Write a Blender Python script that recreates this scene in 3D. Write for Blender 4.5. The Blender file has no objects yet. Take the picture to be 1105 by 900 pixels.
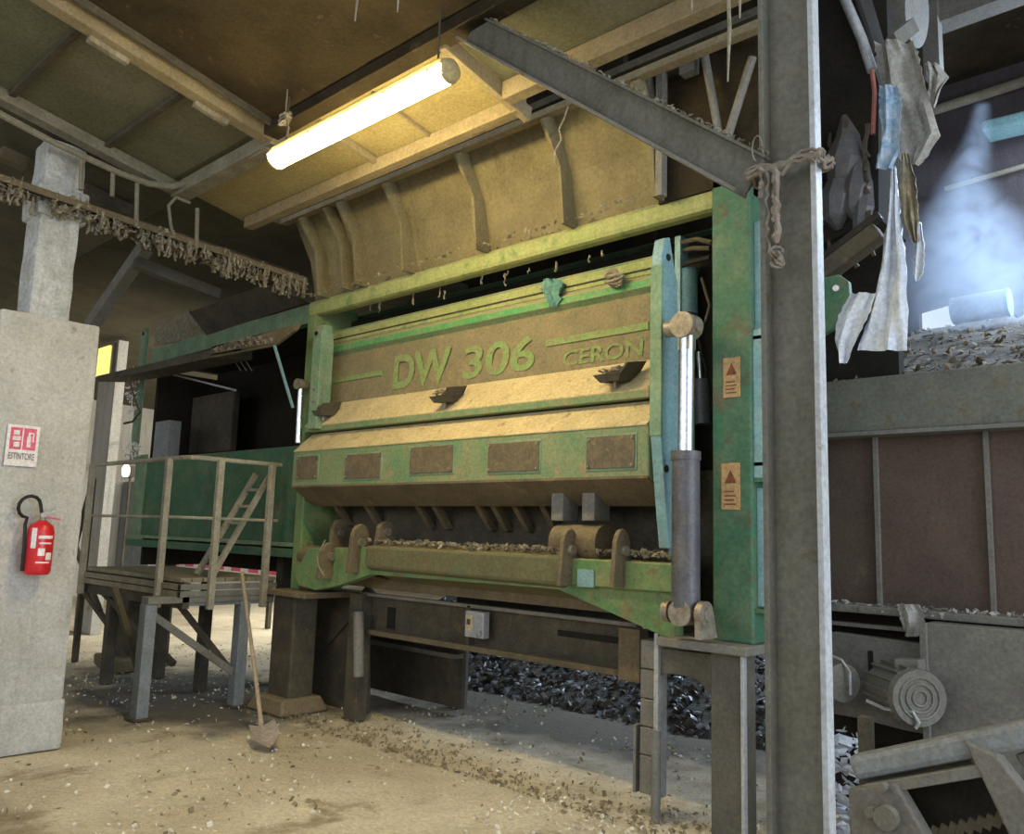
import bpy, math, random
from mathutils import Vector, Matrix, noise
random.seed(7)
sc = bpy.context.scene
COL = sc.collection
Vec = Vector

# ------------------------------------------------------------------ camera
F = 900.0; CX = 552.5; CY = 450.0; EYE = Vec((0, 0, 1.6))
ax = -Vec((-986, -96, -900)).normalized()
ay = Vec((836, -153, -900)); ay = (ay - ax * ay.dot(ax)).normalized()
az = ax.cross(ay)
R3 = Matrix((ax, ay, az))
cd = bpy.data.cameras.new('camera'); cam = bpy.data.objects.new('camera', cd); COL.objects.link(cam)
cd.sensor_fit = 'HORIZONTAL'; cd.sensor_width = 36; cd.lens = F / 1105 * 36
cd.clip_start = 0.05; cd.clip_end = 200
cam.matrix_world = Matrix.Translation(EYE) @ R3.to_4x4()
sc.camera = cam

def P(px, py, y=None, x=None, z=None):
    """point where the sight line of a photo pixel meets a real plane of the building"""
    r = R3 @ Vec((px - CX, CY - py, -F))
    t = y / r.y if y is not None else x / r.x if x is not None else (z - 1.6) / r.z
    return EYE + r * t

# ------------------------------------------------------------------ materials
def mat(name, c1, c2=None, scale=4.0, c3=None, thr=0.6, rough=0.75, metal=0.0, bump=0.15, bscale=30.0,
        dust=0.0, dcol=(0.30, 0.235, 0.12), streak=0.0, scol=(0.12, 0.08, 0.04), spec=0.3, alpha=None, grain=0.22):
    m = bpy.data.materials.new(name); m.use_nodes = True
    nt = m.node_tree; nt.nodes.clear(); N = nt.nodes.new; L = nt.links.new
    out = N('ShaderNodeOutputMaterial'); b = N('ShaderNodeBsdfPrincipled'); L(b.outputs[0], out.inputs[0])
    b.inputs['Roughness'].default_value = rough; b.inputs['Metallic'].default_value = metal
    b.inputs['Specular IOR Level'].default_value = spec
    geo = N('ShaderNodeNewGeometry')
    def ns(sc_, det=6, vec=None, dist=0.3):
        n = N('ShaderNodeTexNoise'); n.inputs['Scale'].default_value = sc_; n.inputs['Detail'].default_value = det
        n.inputs['Roughness'].default_value = 0.62; n.inputs['Distortion'].default_value = dist
        L(vec if vec else geo.outputs['Position'], n.inputs['Vector']); return n.outputs[0]
    def ramp(v, a, c):
        r = N('ShaderNodeMapRange'); r.inputs[1].default_value = a; r.inputs[2].default_value = c; L(v, r.inputs[0]); return r.outputs[0]
    def mix(f, a, c):
        x = N('ShaderNodeMix'); x.data_type = 'RGBA'
        L(f, x.inputs[0])
        for s, v in ((6, a), (7, c)):
            if isinstance(v, tuple): x.inputs[s].default_value = (*v, 1)
            else: L(v, x.inputs[s])
        return x.outputs[2]
    def mul(a, c):
        x = N('ShaderNodeMath'); x.operation = 'MULTIPLY'; x.use_clamp = True
        L(a, x.inputs[0])
        if isinstance(c, float): x.inputs[1].default_value = c
        else: L(c, x.inputs[1])
        return x.outputs[0]
    col = mix(ramp(ns(scale), 0.36, 0.64), c1, c2 or tuple(v * 0.7 for v in c1))
    if c3: col = mix(ramp(ns(scale * 2.3, 8), thr, thr + 0.12), col, c3)
    if streak > 0:
        mp = N('ShaderNodeVectorMath'); mp.operation = 'MULTIPLY'; mp.inputs[1].default_value = (14, 14, 1.1)
        L(geo.outputs['Position'], mp.inputs[0])
        col = mix(mul(ramp(ns(1.0, 5, mp.outputs[0]), 0.5, 0.72), streak), col, scol)
    if dust > 0:
        sp = N('ShaderNodeSeparateXYZ'); L(geo.outputs['Normal'], sp.inputs[0])
        up = ramp(sp.outputs[2], 0.15, 0.65)
        col = mix(mul(up, min(1.0, dust * 1.6)), col, dcol)
        col = mix(mul(ramp(ns(scale * 1.4, 9), 0.45, 0.7), dust * 0.75), col, dcol)
    g = ramp(ns(48.0, 6), 0.32, 0.68); gm = N('ShaderNodeMapRange'); gm.inputs[3].default_value = 1.0 - grain; gm.inputs[4].default_value = 1.0 + grain * 0.8; L(g, gm.inputs[0])
    gx = N('ShaderNodeVectorMath'); gx.operation = 'SCALE'; L(col, gx.inputs[0]); L(gm.outputs[0], gx.inputs['Scale']); col = gx.outputs[0]
    L(col, b.inputs['Base Color'])
    if bump > 0:
        bp = N('ShaderNodeBump'); bp.inputs['Strength'].default_value = bump; bp.inputs['Distance'].default_value = 0.02
        L(ns(bscale, 6), bp.inputs['Height']); L(bp.outputs[0], b.inputs['Normal'])
    if alpha is not None: b.inputs['Alpha'].default_value = alpha
    return m

def emit(name, c, s):
    m = bpy.data.materials.new(name); m.use_nodes = True; nt = m.node_tree; nt.nodes.clear()
    o = nt.nodes.new('ShaderNodeOutputMaterial'); e = nt.nodes.new('ShaderNodeEmission')
    e.inputs[0].default_value = (*c, 1); e.inputs[1].default_value = s; nt.links.new(e.outputs[0], o.inputs[0]); return m

DUST = (0.36, 0.28, 0.14)
GREEN = mat('green paint', (0.10, 0.215, 0.09), (0.15, 0.235, 0.09), 3, (0.17, 0.14, 0.07), 0.55, 0.65, dust=0.85, dcol=(0.27, 0.25, 0.11), streak=0.4, scol=(0.10, 0.11, 0.05))
YGREEN = mat('dusty yellow green paint', (0.25, 0.30, 0.10), (0.32, 0.33, 0.14), 3, (0.15, 0.22, 0.08), 0.55, 0.75, dust=0.55, dcol=(0.36, 0.33, 0.16), streak=0.35, scol=(0.17, 0.16, 0.07))
PGREEN = mat('patchy dusty green paint', (0.20, 0.25, 0.13), (0.12, 0.22, 0.11), 2.5, (0.26, 0.22, 0.12), 0.55, 0.75, dust=0.5, dcol=(0.30, 0.27, 0.15), streak=0.6, scol=(0.24, 0.22, 0.12))
GREENC = mat('green clean paint', (0.04, 0.135, 0.08), (0.06, 0.14, 0.075), 3, (0.09, 0.085, 0.05), 0.56, 0.6, dust=0.4, dcol=(0.26, 0.26, 0.16), streak=0.35, scol=(0.10, 0.13, 0.08))
GRIME = mat('grimy green paint', (0.10, 0.12, 0.06), (0.13, 0.11, 0.06), 3, (0.09, 0.15, 0.08), 0.58, 0.8, dust=0.5, dcol=(0.2, 0.17, 0.09), streak=0.4)
DGREY = mat('dark grey steel', (0.11, 0.105, 0.09), (0.08, 0.075, 0.062), 4, (0.13, 0.10, 0.06), 0.6, 0.7, dust=0.3, dcol=(0.18, 0.155, 0.1), streak=0.4)
ROOFM = mat('dim olive roofing', (0.11, 0.098, 0.062), (0.075, 0.066, 0.042), 1.8, (0.14, 0.115, 0.07), 0.6, 0.9, streak=0.3)
GREENP = mat('pale green paint', (0.20, 0.31, 0.20), (0.13, 0.23, 0.14), 5, (0.2, 0.17, 0.1), 0.6, 0.6, dust=0.4, dcol=(0.4, 0.36, 0.22), streak=0.4)
STRIPE = mat('stripe green', (0.06, 0.27, 0.10), (0.11, 0.28, 0.10), 6, (0.2, 0.17, 0.08), 0.58, 0.6, dust=0.55, dcol=DUST)
TEXTG = mat('faded lettering green', (0.17, 0.31, 0.10), (0.22, 0.27, 0.105), 9, (0.22, 0.18, 0.10), 0.50, 0.8, dust=0.45, dcol=(0.25, 0.22, 0.11))
PANEL = mat('grimy lid panel', (0.22, 0.18, 0.105), (0.17, 0.15, 0.09), 5, (0.12, 0.20, 0.09), 0.63, 0.85, dust=0.3, dcol=DUST, streak=0.45, scol=(0.26, 0.20, 0.10))
COVER = mat('dark cover plate', (0.15, 0.12, 0.075), (0.10, 0.085, 0.06), 12, (0.24, 0.18, 0.09), 0.6, 0.7, dust=0.3, streak=0.4)
TANL = mat('caked dust ledge', (0.60, 0.49, 0.28), (0.50, 0.40, 0.22), 5, (0.30, 0.23, 0.13), 0.58, 0.95, bump=0.5, bscale=60)
DSTEEL = mat('grimy dark steel', (0.085, 0.072, 0.05), (0.055, 0.048, 0.036), 5, (0.14, 0.10, 0.05), 0.6, 0.8, dust=0.35, dcol=(0.17, 0.14, 0.085))
BLACK = mat('black parts and interior shade', (0.022, 0.02, 0.016), (0.03, 0.026, 0.02), 4, rough=0.95, spec=0.1)  # black stands in for shade in cavities and openings; also plain black parts
BROWN = mat('brown dusty steel', (0.16, 0.125, 0.075), (0.115, 0.09, 0.055), 3, (0.21, 0.16, 0.08), 0.58, 0.85, dust=0.45, dcol=(0.24, 0.19, 0.11), streak=0.4)
HOPM = mat('hopper steel', (0.20, 0.17, 0.09), (0.15, 0.125, 0.066), 2.2, (0.12, 0.09, 0.045), 0.6, 0.8, bump=0.25, bscale=12, dust=0.3, streak=0.35, scol=(0.12, 0.09, 0.045))
GREY = mat('grey painted steel', (0.20, 0.195, 0.175), (0.15, 0.145, 0.125), 4, (0.15, 0.11, 0.06), 0.62, 0.6, dust=0.4, dcol=(0.25, 0.225, 0.165), streak=0.3)
BLUEG = mat('blue grey steel', (0.23, 0.26, 0.28), (0.17, 0.19, 0.20), 5, (0.18, 0.14, 0.09), 0.62, 0.5, dust=0.3, dcol=(0.28, 0.25, 0.19), streak=0.35)
CONC = mat('pale concrete', (0.56, 0.55, 0.525), (0.46, 0.45, 0.42), 3, (0.29, 0.27, 0.235), 0.63, 0.95, bump=0.8, bscale=34, spec=0.1, grain=0.18, streak=0.25, scol=(0.27, 0.25, 0.22))
CONCW = mat('whitewashed concrete', (0.60, 0.61, 0.60), (0.40, 0.40, 0.37), 6, (0.22, 0.20, 0.16), 0.6, 0.95, bump=0.5, bscale=14, spec=0.1, streak=0.5, scol=(0.25, 0.23, 0.19))
CHROME = mat('polished rod', (0.82, 0.84, 0.86), (0.75, 0.77, 0.8), 9, rough=0.22, metal=1.0, bump=0.02)
BARREL = mat('dark cylinder barrel', (0.115, 0.115, 0.13), (0.085, 0.083, 0.09), 6, (0.15, 0.12, 0.08), 0.62, 0.45, metal=0.2, dust=0.2)
PIN = mat('worn pin steel', (0.34, 0.31, 0.26), (0.22, 0.18, 0.13), 14, (0.38, 0.33, 0.18), 0.6, 0.5, metal=0.5, dust=0.2)
STICK = mat('warning sticker', (0.50, 0.32, 0.14), (0.42, 0.27, 0.13), 20, (0.30, 0.20, 0.10), 0.55, 0.7, bump=0.05)
STICKD = mat('sticker print', (0.10, 0.06, 0.03), (0.30, 0.07, 0.03), 30, rough=0.7, bump=0)
RED = mat('red enamel', (0.62, 0.02, 0.03), (0.5, 0.015, 0.02), 8, rough=0.3, spec=0.5, bump=0.02)
WHITE = mat('white paper', (0.78, 0.74, 0.74), (0.70, 0.66, 0.66), 9, rough=0.6, bump=0.02)
PINK = mat('faded red print', (0.68, 0.13, 0.22), (0.62, 0.10, 0.18), 9, rough=0.6, bump=0.02)
INK = mat('grey ink', (0.24, 0.22, 0.26), rough=0.7, bump=0)
RUBBER = mat('black rubber', (0.025, 0.022, 0.02), rough=0.6, bump=0.05)
WOOD = mat('worn wooden handle', (0.42, 0.33, 0.23), (0.34, 0.26, 0.17), 12, rough=0.8, bump=0.1)
BLADE = mat('dirty shovel steel', (0.46, 0.39, 0.34), (0.34, 0.28, 0.23), 14, rough=0.7, metal=0.1, bump=0.15)
RAIL = mat('dusty rail tube', (0.38, 0.35, 0.27), (0.28, 0.255, 0.19), 8, (0.14, 0.11, 0.07), 0.62, 0.7, dust=0.4, dcol=(0.36, 0.33, 0.25))
PLANK = mat('weathered deck boards', (0.27, 0.24, 0.17), (0.18, 0.155, 0.10), 6, (0.10, 0.08, 0.05), 0.6, 0.85, dust=0.4, dcol=(0.32, 0.29, 0.2))
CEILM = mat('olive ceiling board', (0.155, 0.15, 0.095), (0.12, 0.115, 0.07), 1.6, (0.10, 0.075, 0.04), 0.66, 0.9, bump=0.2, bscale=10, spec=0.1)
CEILD = mat('sooty shaded brown ceiling', (0.050, 0.038, 0.022), (0.030, 0.023, 0.014), 2.5, (0.12, 0.085, 0.04), 0.62, 0.9, bump=0.4, bscale=10, spec=0.1)
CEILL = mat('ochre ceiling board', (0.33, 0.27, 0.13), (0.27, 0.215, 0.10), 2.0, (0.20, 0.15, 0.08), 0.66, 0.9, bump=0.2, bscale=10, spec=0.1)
BEAMW = mat('tan timber beam', (0.27, 0.22, 0.135), (0.21, 0.165, 0.095), 4, (0.15, 0.10, 0.055), 0.62, 0.85, dust=0.2)
TRUNK = mat('dusty trunking', (0.24, 0.22, 0.165), (0.18, 0.16, 0.115), 5, rough=0.85, dust=0.4, dcol=(0.33, 0.3, 0.22))
RAG = mat('grey rag', (0.36, 0.35, 0.32), (0.26, 0.24, 0.21), 10, (0.18, 0.15, 0.11), 0.62, 0.95, bump=0.5, bscale=40)
FLUFF = mat('dust caked scraps', (0.30, 0.265, 0.19), (0.19, 0.16, 0.11), 16, (0.46, 0.43, 0.36), 0.6, 0.95, bump=0.5, bscale=60)
BLUERAG = mat('blue plastic scrap', (0.15, 0.27, 0.42), (0.38, 0.46, 0.54), 12, (0.6, 0.64, 0.66), 0.6, 0.5)
PLAST = mat('pale plastic film', (0.56, 0.60, 0.66), (0.42, 0.46, 0.53), 9, (0.74, 0.76, 0.78), 0.6, 0.4, spec=0.5)
TURQ = mat('turquoise rag', (0.10, 0.24, 0.21), (0.16, 0.30, 0.25), 12, rough=0.95, bump=0.5)
RUST = mat('rusty brown sheet', (0.105, 0.07, 0.052), (0.075, 0.052, 0.042), 2.2, (0.13, 0.10, 0.06), 0.62, 0.75, dust=0.22, dcol=(0.15, 0.13, 0.10), streak=0.3, scol=(0.07, 0.05, 0.04))
TROUGH = mat('grey green channel', (0.15, 0.155, 0.13), (0.115, 0.115, 0.095), 3, (0.14, 0.11, 0.065), 0.55, 0.7, dust=0.4, dcol=(0.18, 0.155, 0.11))
GPANEL = mat('grey dusty casing', (0.17, 0.165, 0.145), (0.14, 0.13, 0.115), 4, (0.09, 0.085, 0.07), 0.63, 0.8, dust=0.3, dcol=(0.21, 0.19, 0.15))
WALLR = mat('dark purple brown cladding', (0.075, 0.062, 0.066), (0.055, 0.045, 0.047), 1.2, (0.10, 0.08, 0.07), 0.6, 0.85, streak=0.3, scol=(0.04, 0.03, 0.03))
WALLG = mat('grey brown wall', (0.48, 0.46, 0.41), (0.38, 0.355, 0.31), 1.0, (0.15, 0.13, 0.10), 0.62, 0.95, bump=0.2, streak=0.3)
HEAP = mat('shredded waste', (0.10, 0.095, 0.085), (0.06, 0.055, 0.05), 9, (0.2, 0.17, 0.13), 0.62, 0.85, bump=0.9, bscale=30)
HEAPB = mat('brown waste heap', (0.15, 0.128, 0.10), (0.095, 0.08, 0.062), 5, (0.19, 0.165, 0.13), 0.6, 0.95, bump=1.0, bscale=25)
SHARD1 = mat('pale shreds', (0.42, 0.45, 0.49), (0.2, 0.22, 0.25), 20, rough=0.35, spec=0.6, bump=0.0)
SHARD2 = mat('dark shreds', (0.06, 0.052, 0.042), (0.11, 0.09, 0.065), 20, rough=0.6, bump=0.0)
CHIP = mat('pale chips', (0.80, 0.75, 0.62), (0.55, 0.48, 0.35), 20, rough=0.8, bump=0.0)
LEAFCH = mat('brown chips', (0.20, 0.16, 0.09), (0.28, 0.22, 0.13), 20, rough=0.9, bump=0.0)
BRIGHT = mat('galvanised steel', (0.46, 0.47, 0.48), (0.36, 0.37, 0.38), 7, (0.28, 0.25, 0.2), 0.6, 0.5, metal=0.3, dust=0.2)
PBLUE = mat('pale blue paint and daylight', (0.22, 0.38, 0.41), (0.17, 0.31, 0.33), 5, (0.2, 0.2, 0.15), 0.64, 0.5, dust=0.15, streak=0.3, scol=(0.2, 0.22, 0.18))  # doubles as blue daylight on the shredder's right-facing sides
ROPE = mat('dusty wire', (0.26, 0.22, 0.18), (0.18, 0.15, 0.12), 20, rough=0.95, bump=0.4, bscale=80)
LAMPM = emit('fluorescent glow', (1.0, 0.80, 0.38), 85.0)
LAMPH = mat('yellowed lamp housing', (0.55, 0.45, 0.22), (0.45, 0.36, 0.17), 9, rough=0.5)
YGLOW = emit('yellow lit slot', (1.0, 0.85, 0.25), 1.1)
WGLOW = emit('work light', (1.0, 0.95, 0.8), 9.0)

def floor_mat():
    m = mat('dusty floor', (0.70, 0.62, 0.47), (0.50, 0.43, 0.315), 0.9, (0.34, 0.27, 0.175), 0.56, 0.9, bump=0.9, bscale=14, spec=0.15)
    nt = m.node_tree; b = [n for n in nt.nodes if n.type == 'BSDF_PRINCIPLED'][0]
    src = b.inputs['Base Color'].links[0].from_socket
    geo = [n for n in nt.nodes if n.type == 'NEW_GEOMETRY'][0]
    # trodden, oily patches, with shade painted in by platform and under shredder
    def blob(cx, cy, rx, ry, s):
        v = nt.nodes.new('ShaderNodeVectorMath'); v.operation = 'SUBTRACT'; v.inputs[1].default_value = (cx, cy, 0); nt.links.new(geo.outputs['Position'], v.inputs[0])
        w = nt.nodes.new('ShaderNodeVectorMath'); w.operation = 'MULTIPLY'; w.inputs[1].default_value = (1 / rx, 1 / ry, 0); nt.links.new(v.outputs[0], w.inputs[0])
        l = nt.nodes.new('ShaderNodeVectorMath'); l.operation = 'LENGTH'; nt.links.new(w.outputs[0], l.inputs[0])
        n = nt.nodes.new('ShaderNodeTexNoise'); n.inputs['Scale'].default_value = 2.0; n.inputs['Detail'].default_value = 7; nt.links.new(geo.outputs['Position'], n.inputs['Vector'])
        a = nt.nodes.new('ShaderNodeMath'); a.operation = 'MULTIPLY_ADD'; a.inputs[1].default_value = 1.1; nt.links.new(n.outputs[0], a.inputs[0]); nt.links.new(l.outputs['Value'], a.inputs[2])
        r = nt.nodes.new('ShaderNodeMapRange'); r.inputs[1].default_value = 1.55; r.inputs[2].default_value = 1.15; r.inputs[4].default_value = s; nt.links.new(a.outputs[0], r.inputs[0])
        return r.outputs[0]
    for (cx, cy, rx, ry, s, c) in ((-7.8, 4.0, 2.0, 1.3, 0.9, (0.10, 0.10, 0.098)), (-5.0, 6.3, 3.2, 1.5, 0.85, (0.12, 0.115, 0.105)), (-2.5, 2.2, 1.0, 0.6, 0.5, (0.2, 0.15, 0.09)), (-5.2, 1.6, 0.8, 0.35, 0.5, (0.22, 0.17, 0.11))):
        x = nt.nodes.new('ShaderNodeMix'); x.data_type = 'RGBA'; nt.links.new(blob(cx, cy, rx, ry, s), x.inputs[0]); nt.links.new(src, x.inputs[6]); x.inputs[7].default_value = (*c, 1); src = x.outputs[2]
    nt.links.new(src, b.inputs['Base Color'])
    return m
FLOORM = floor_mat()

# ------------------------------------------------------------------ object helpers
def wloc(o):
    p = Vec((0, 0, 0))
    while o: p += o.location; o = o.parent
    return p
def props(o, label=None, cat=None, group=None, kind=None):
    if label: o['label'] = label
    if cat: o['category'] = cat
    if group: o['group'] = group
    if kind: o['kind'] = kind
    return o
def thing(name, loc, label, cat, group=None):
    o = bpy.data.objects.new(name, None); COL.objects.link(o); o.location = loc; o.empty_display_size = 0.1
    return props(o, label, cat, group)
def copy_thing(src, delta, label=None):
    c = src.copy(); COL.objects.link(c); c.location = src.location + delta
    if label: c['label'] = label
    for ch in src.children:
        d = ch.copy(); COL.objects.link(d); d.parent = c
        for g in ch.children:
            e = g.copy(); COL.objects.link(e); e.parent = d
    return c

class MB:
    def __init__(s): s.v = []; s.f = []; s.mi = []; s.cur = 0
    def add(s, vs, fs):
        k = len(s.v); s.v += [Vec(v) for v in vs]
        for f in fs: s.f.append([i + k for i in f]); s.mi.append(s.cur)
        return s
    def box(s, x0, x1, y0, y1, z0, z1):
        return s.hexa([(x0, y0, z0), (x1, y0, z0), (x1, y1, z0), (x0, y1, z0), (x0, y0, z1), (x1, y0, z1), (x1, y1, z1), (x0, y1, z1)])
    def hexa(s, v):
        return s.add(v, [(0, 3, 2, 1), (4, 5, 6, 7), (0, 1, 5, 4), (1, 2, 6, 5), (2, 3, 7, 6), (3, 0, 4, 7)])
    def prism(s, poly, ext):
        poly = [Vec(p) for p in poly]; ext = Vec(ext); n = len(poly)
        nrm = Vec((0, 0, 0))
        for i in range(n): nrm += poly[i].cross(poly[(i + 1) % n])
        if nrm.dot(ext) > 0: poly = poly[::-1]
        return s.add(poly + [p + ext for p in poly], [tuple(range(n)), tuple(range(2 * n - 1, n - 1, -1))] + [((i + 1) % n, i, i + n, (i + 1) % n + n) for i in range(n)])
    def obox(s, p0, p1, w, h, up=(0, 0, 1)):
        p0 = Vec(p0); p1 = Vec(p1); d = (p1 - p0).normalized(); up = Vec(up)
        if abs(d.dot(up)) > 0.98: up = Vec((0, 1, 0))
        a = d.cross(up).normalized() * w / 2; b = a.cross(d).normalized() * h / 2
        q = [p0 - a - b, p0 + a - b, p0 + a + b, p0 - a + b]
        return s.add(q + [v + (p1 - p0) for v in q], [(0, 1, 2, 3), (7, 6, 5, 4), (0, 4, 5, 1), (1, 5, 6, 2), (2, 6, 7, 3), (3, 7, 4, 0)])
    def ibeam(s, p0, p1, w, h, tf=0.02, tw=0.012, up=(0, 0, 1)):
        p0 = Vec(p0); p1 = Vec(p1); d = (p1 - p0).normalized(); a = d.cross(Vec(up)).normalized(); b = a.cross(d).normalized()
        s.obox(p0 + b * (h - tf) / 2, p1 + b * (h - tf) / 2, w, tf, b); s.obox(p0 - b * (h - tf) / 2, p1 - b * (h - tf) / 2, w, tf, b)
        return s.obox(p0, p1, tw, h - 2 * tf, b)
    def tube(s, pts, r, n=8, cap=True):
        pts = [Vec(p) for p in pts]; rs = r if isinstance(r, (list, tuple)) else [r] * len(pts)
        d0 = (pts[1] - pts[0]).normalized(); u = d0.orthogonal().normalized(); vs = []
        for i, p in enumerate(pts):
            d = (pts[min(i + 1, len(pts) - 1)] - pts[max(i - 1, 0)]).normalized()
            u = (u - d * u.dot(d)).normalized(); w = d.cross(u)
            for k in range(n):
                a = 2 * math.pi * k / n; vs.append(p + (u * math.cos(a) + w * math.sin(a)) * rs[i])
        fs = [(i * n + k, i * n + (k + 1) % n, (i + 1) * n + (k + 1) % n, (i + 1) * n + k) for i in range(len(pts) - 1) for k in range(n)]
        if cap: fs += [tuple(range(n - 1, -1, -1)), tuple(range((len(pts) - 1) * n, len(pts) * n))]
        return s.add(vs, fs)
    def cyl(s, p0, p1, r, n=20): return s.tube([p0, p1], r, n)
    def disc(s, c, axis, r, t, n=14):
        c = Vec(c); a = Vec(axis).normalized() * t / 2; return s.cyl(c - a, c + a, r, n)
    def build(s, name, m, parent=None, bevel=0.0, smooth=False, kind=None, label=None):
        me = bpy.data.meshes.new(name)
        if parent is not None: o0 = wloc(parent)
        else:
            xs = [v.x for v in s.v]; ys = [v.y for v in s.v]; zs = [v.z for v in s.v]
            o0 = Vec(((min(xs) + max(xs)) / 2, (min(ys) + max(ys)) / 2, min(zs)))
        me.from_pydata([tuple(v - o0) for v in s.v], [], s.f); me.update()
        ms = m if isinstance(m, list) else [m]
        for x in ms: me.materials.append(x)
        if len(ms) > 1: me.polygons.foreach_set('material_index', s.mi)
        o = bpy.data.objects.new(name, me); COL.objects.link(o)
        if parent is not None: o.parent = parent
        else: o.location = o0
        if smooth: me.shade_smooth() if hasattr(me, 'shade_smooth') else None
        if bevel > 0:
            b = o.modifiers.new('bevel', 'BEVEL'); b.width = bevel; b.segments = 2; b.limit_method = 'ANGLE'; b.angle_limit = math.radians(40)
        if smooth and bevel == 0:
            e = o.modifiers.new('split', 'EDGE_SPLIT'); e.split_angle = math.radians(42)
        if kind: o['kind'] = kind
        if label: o['label'] = label
        return o

def struct(name, mb, m, **k): return mb.build(name, m, kind='structure', **k)

def cloth(mb, rows, depth, amp=0.04, nu=10, nv=5, thick=0.008, freq=9, seed=0.0, rag=0.0):
    """hanging sheet: rows = [(xl, xr, y)] photo rows on the plane Y=depth, folded and given thickness"""
    grid = []
    tot = len(rows) - 1
    for i in range(tot * nv + 1):
        a = min(int(i / nv), tot - 1); t = i / nv - a
        xl = rows[a][0] * (1 - t) + rows[a + 1][0] * t; xr = rows[a][1] * (1 - t) + rows[a + 1][1] * t; yy = rows[a][2] * (1 - t) + rows[a + 1][2] * t
        ln = []
        for j in range(nu + 1):
            u = j / nu; edge = rag * (noise.noise(Vec((i * 0.9 + seed, u * 3, 2))) if j in (0, nu) else 0)
            p = P(xl + (xr - xl) * u + edge, yy, y=depth)
            q = noise.noise(Vec((u * freq * 0.5 + seed, i * 0.12, seed))) + 0.5 * math.sin(u * freq + seed + i * 0.15)
            p = p + Vec((0, amp * q, 0)); ln.append(p)
        grid.append(ln)
    n = nu + 1; m_ = len(grid); vs = [p for l in grid for p in l]; vb = [p + Vec((0, thick, 0)) for p in vs]; k = len(vs)
    fs = []
    for i in range(m_ - 1):
        for j in range(nu):
            a, b, c, d = i * n + j, i * n + j + 1, (i + 1) * n + j + 1, (i + 1) * n + j
            fs += [(a, d, c, b), (a + k, b + k, c + k, d + k)]
    for i in range(m_ - 1):
        a, d = i * n, (i + 1) * n; fs.append((a, a + k, d + k, d)); a, d = i * n + nu, (i + 1) * n + nu; fs.append((a, d, d + k, a + k))
    for j in range(nu):
        fs.append((j, j + 1, j + 1 + k, j + k)); a = (m_ - 1) * n + j; fs.append((a, a + k, a + 1 + k, a + 1))
    return mb.add(vs + vb, fs)

def scraps(mb, pts, smin=0.02, smax=0.06, drop=0.0):
    """small crumpled flakes at the given points"""
    for p in pts:
        s = random.uniform(smin, smax); a = Vec((random.gauss(0, 1), random.gauss(0, 1), random.gauss(0, 0.6))).normalized() * s
        b = a.cross(Vec((random.gauss(0, 1), random.gauss(0, 1), random.gauss(0, 1)))).normalized() * s * random.uniform(0.3, 0.9)
        c = a.cross(b).normalized() * s * 0.18
        q = [p - a, p - b, p + a, p + b * random.uniform(0.6, 1.3)]
        mb.add(q + [p + c, p - c], [(0, 1, 4), (1, 2, 4), (2, 3, 4), (3, 0, 4), (1, 0, 5), (2, 1, 5), (3, 2, 5), (0, 3, 5)])
    return mb
def strips(mb, pts, lmin, lmax, w=0.02):
    for p in pts:
        l = random.uniform(lmin, lmax); d = Vec((random.uniform(-1, 1), random.uniform(-1, 1), 0)).normalized() * w * random.uniform(0.4, 1)
        n = 4; path = [p + Vec((random.uniform(-.3, .3) * w * i, random.uniform(-.3, .3) * w * i, -l * i / n)) for i in range(n + 1)]
        mb.tube(path, [w * random.uniform(0.2, 0.9) for _ in path], 4)
    return mb

# ================================================================== SETTING
# floor: gently uneven
mb = MB(); nx, ny = 150, 130; x0, x1, y0, y1 = -20, 9, -8, 17
vs = []
for j in range(ny + 1):
    for i in range(nx + 1):
        x = x0 + (x1 - x0) * i / nx; y = y0 + (y1 - y0) * j / ny
        vs.append((x, y, 0.012 * noise.noise(Vec((x * 1.1, y * 1.1, 0))) + 0.006 * noise.noise(Vec((x * 4, y * 4, 3))) - 0.008))
mb.add(vs, [(j * (nx + 1) + i, j * (nx + 1) + i + 1, (j + 1) * (nx + 1) + i + 1, (j + 1) * (nx + 1) + i) for j in range(ny) for i in range(nx)])
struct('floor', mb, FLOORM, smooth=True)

def cz(y): return 5.0 - 0.19 * y            # the sloping ceiling over the shredder
def slab(mb, xa, xb, ya, yb, t=0.06, off=0.0):
    return mb.hexa([(xa, ya, cz(ya) + off), (xb, ya, cz(ya) + off), (xb, yb, cz(yb) + off), (xa, yb, cz(yb) + off),
                    (xa, ya, cz(ya) + t + off), (xb, ya, cz(ya) + t + off), (xb, yb, cz(yb) + t + off), (xa, yb, cz(yb) + t + off)])
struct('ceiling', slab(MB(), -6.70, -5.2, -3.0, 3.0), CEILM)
struct('ceiling_brown', slab(MB(), -5.2, -1.9, -3.0, 2.9), CEILD)  # boards darkened for the shade above the lamp as well as soot
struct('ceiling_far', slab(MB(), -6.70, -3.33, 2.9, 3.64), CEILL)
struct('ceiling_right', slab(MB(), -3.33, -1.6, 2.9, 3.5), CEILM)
def cbeam(n, p0, p1, w, h, m, ):
    a = Vec((p0[0], p0[1], cz(p0[1]) - h / 2)); b = Vec((p1[0], p1[1], cz(p1[1]) - h / 2))
    return struct(n, MB().obox(a, b, w, h), m, bevel=0.006)
cbeam('trim_1', (-5.2, -3), (-5.2, 2.95), 0.11, 0.10, BEAMW)
cbeam('trim_2', (-5.07, -3), (-5.07, 2.9), 0.03, 0.05, DSTEEL)
cbeam('trim_3', (-6.67, -3), (-6.67, 3.0), 0.12, 0.09, TRUNK)
cbeam('trim_4', (-6.7, 3.0), (-5.15, 3.0), 0.14, 0.11, TRUNK)
cbeam('trim_5', (-5.15, 2.93), (-1.6, 2.93), 0.12, 0.08, CEILD)
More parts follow.
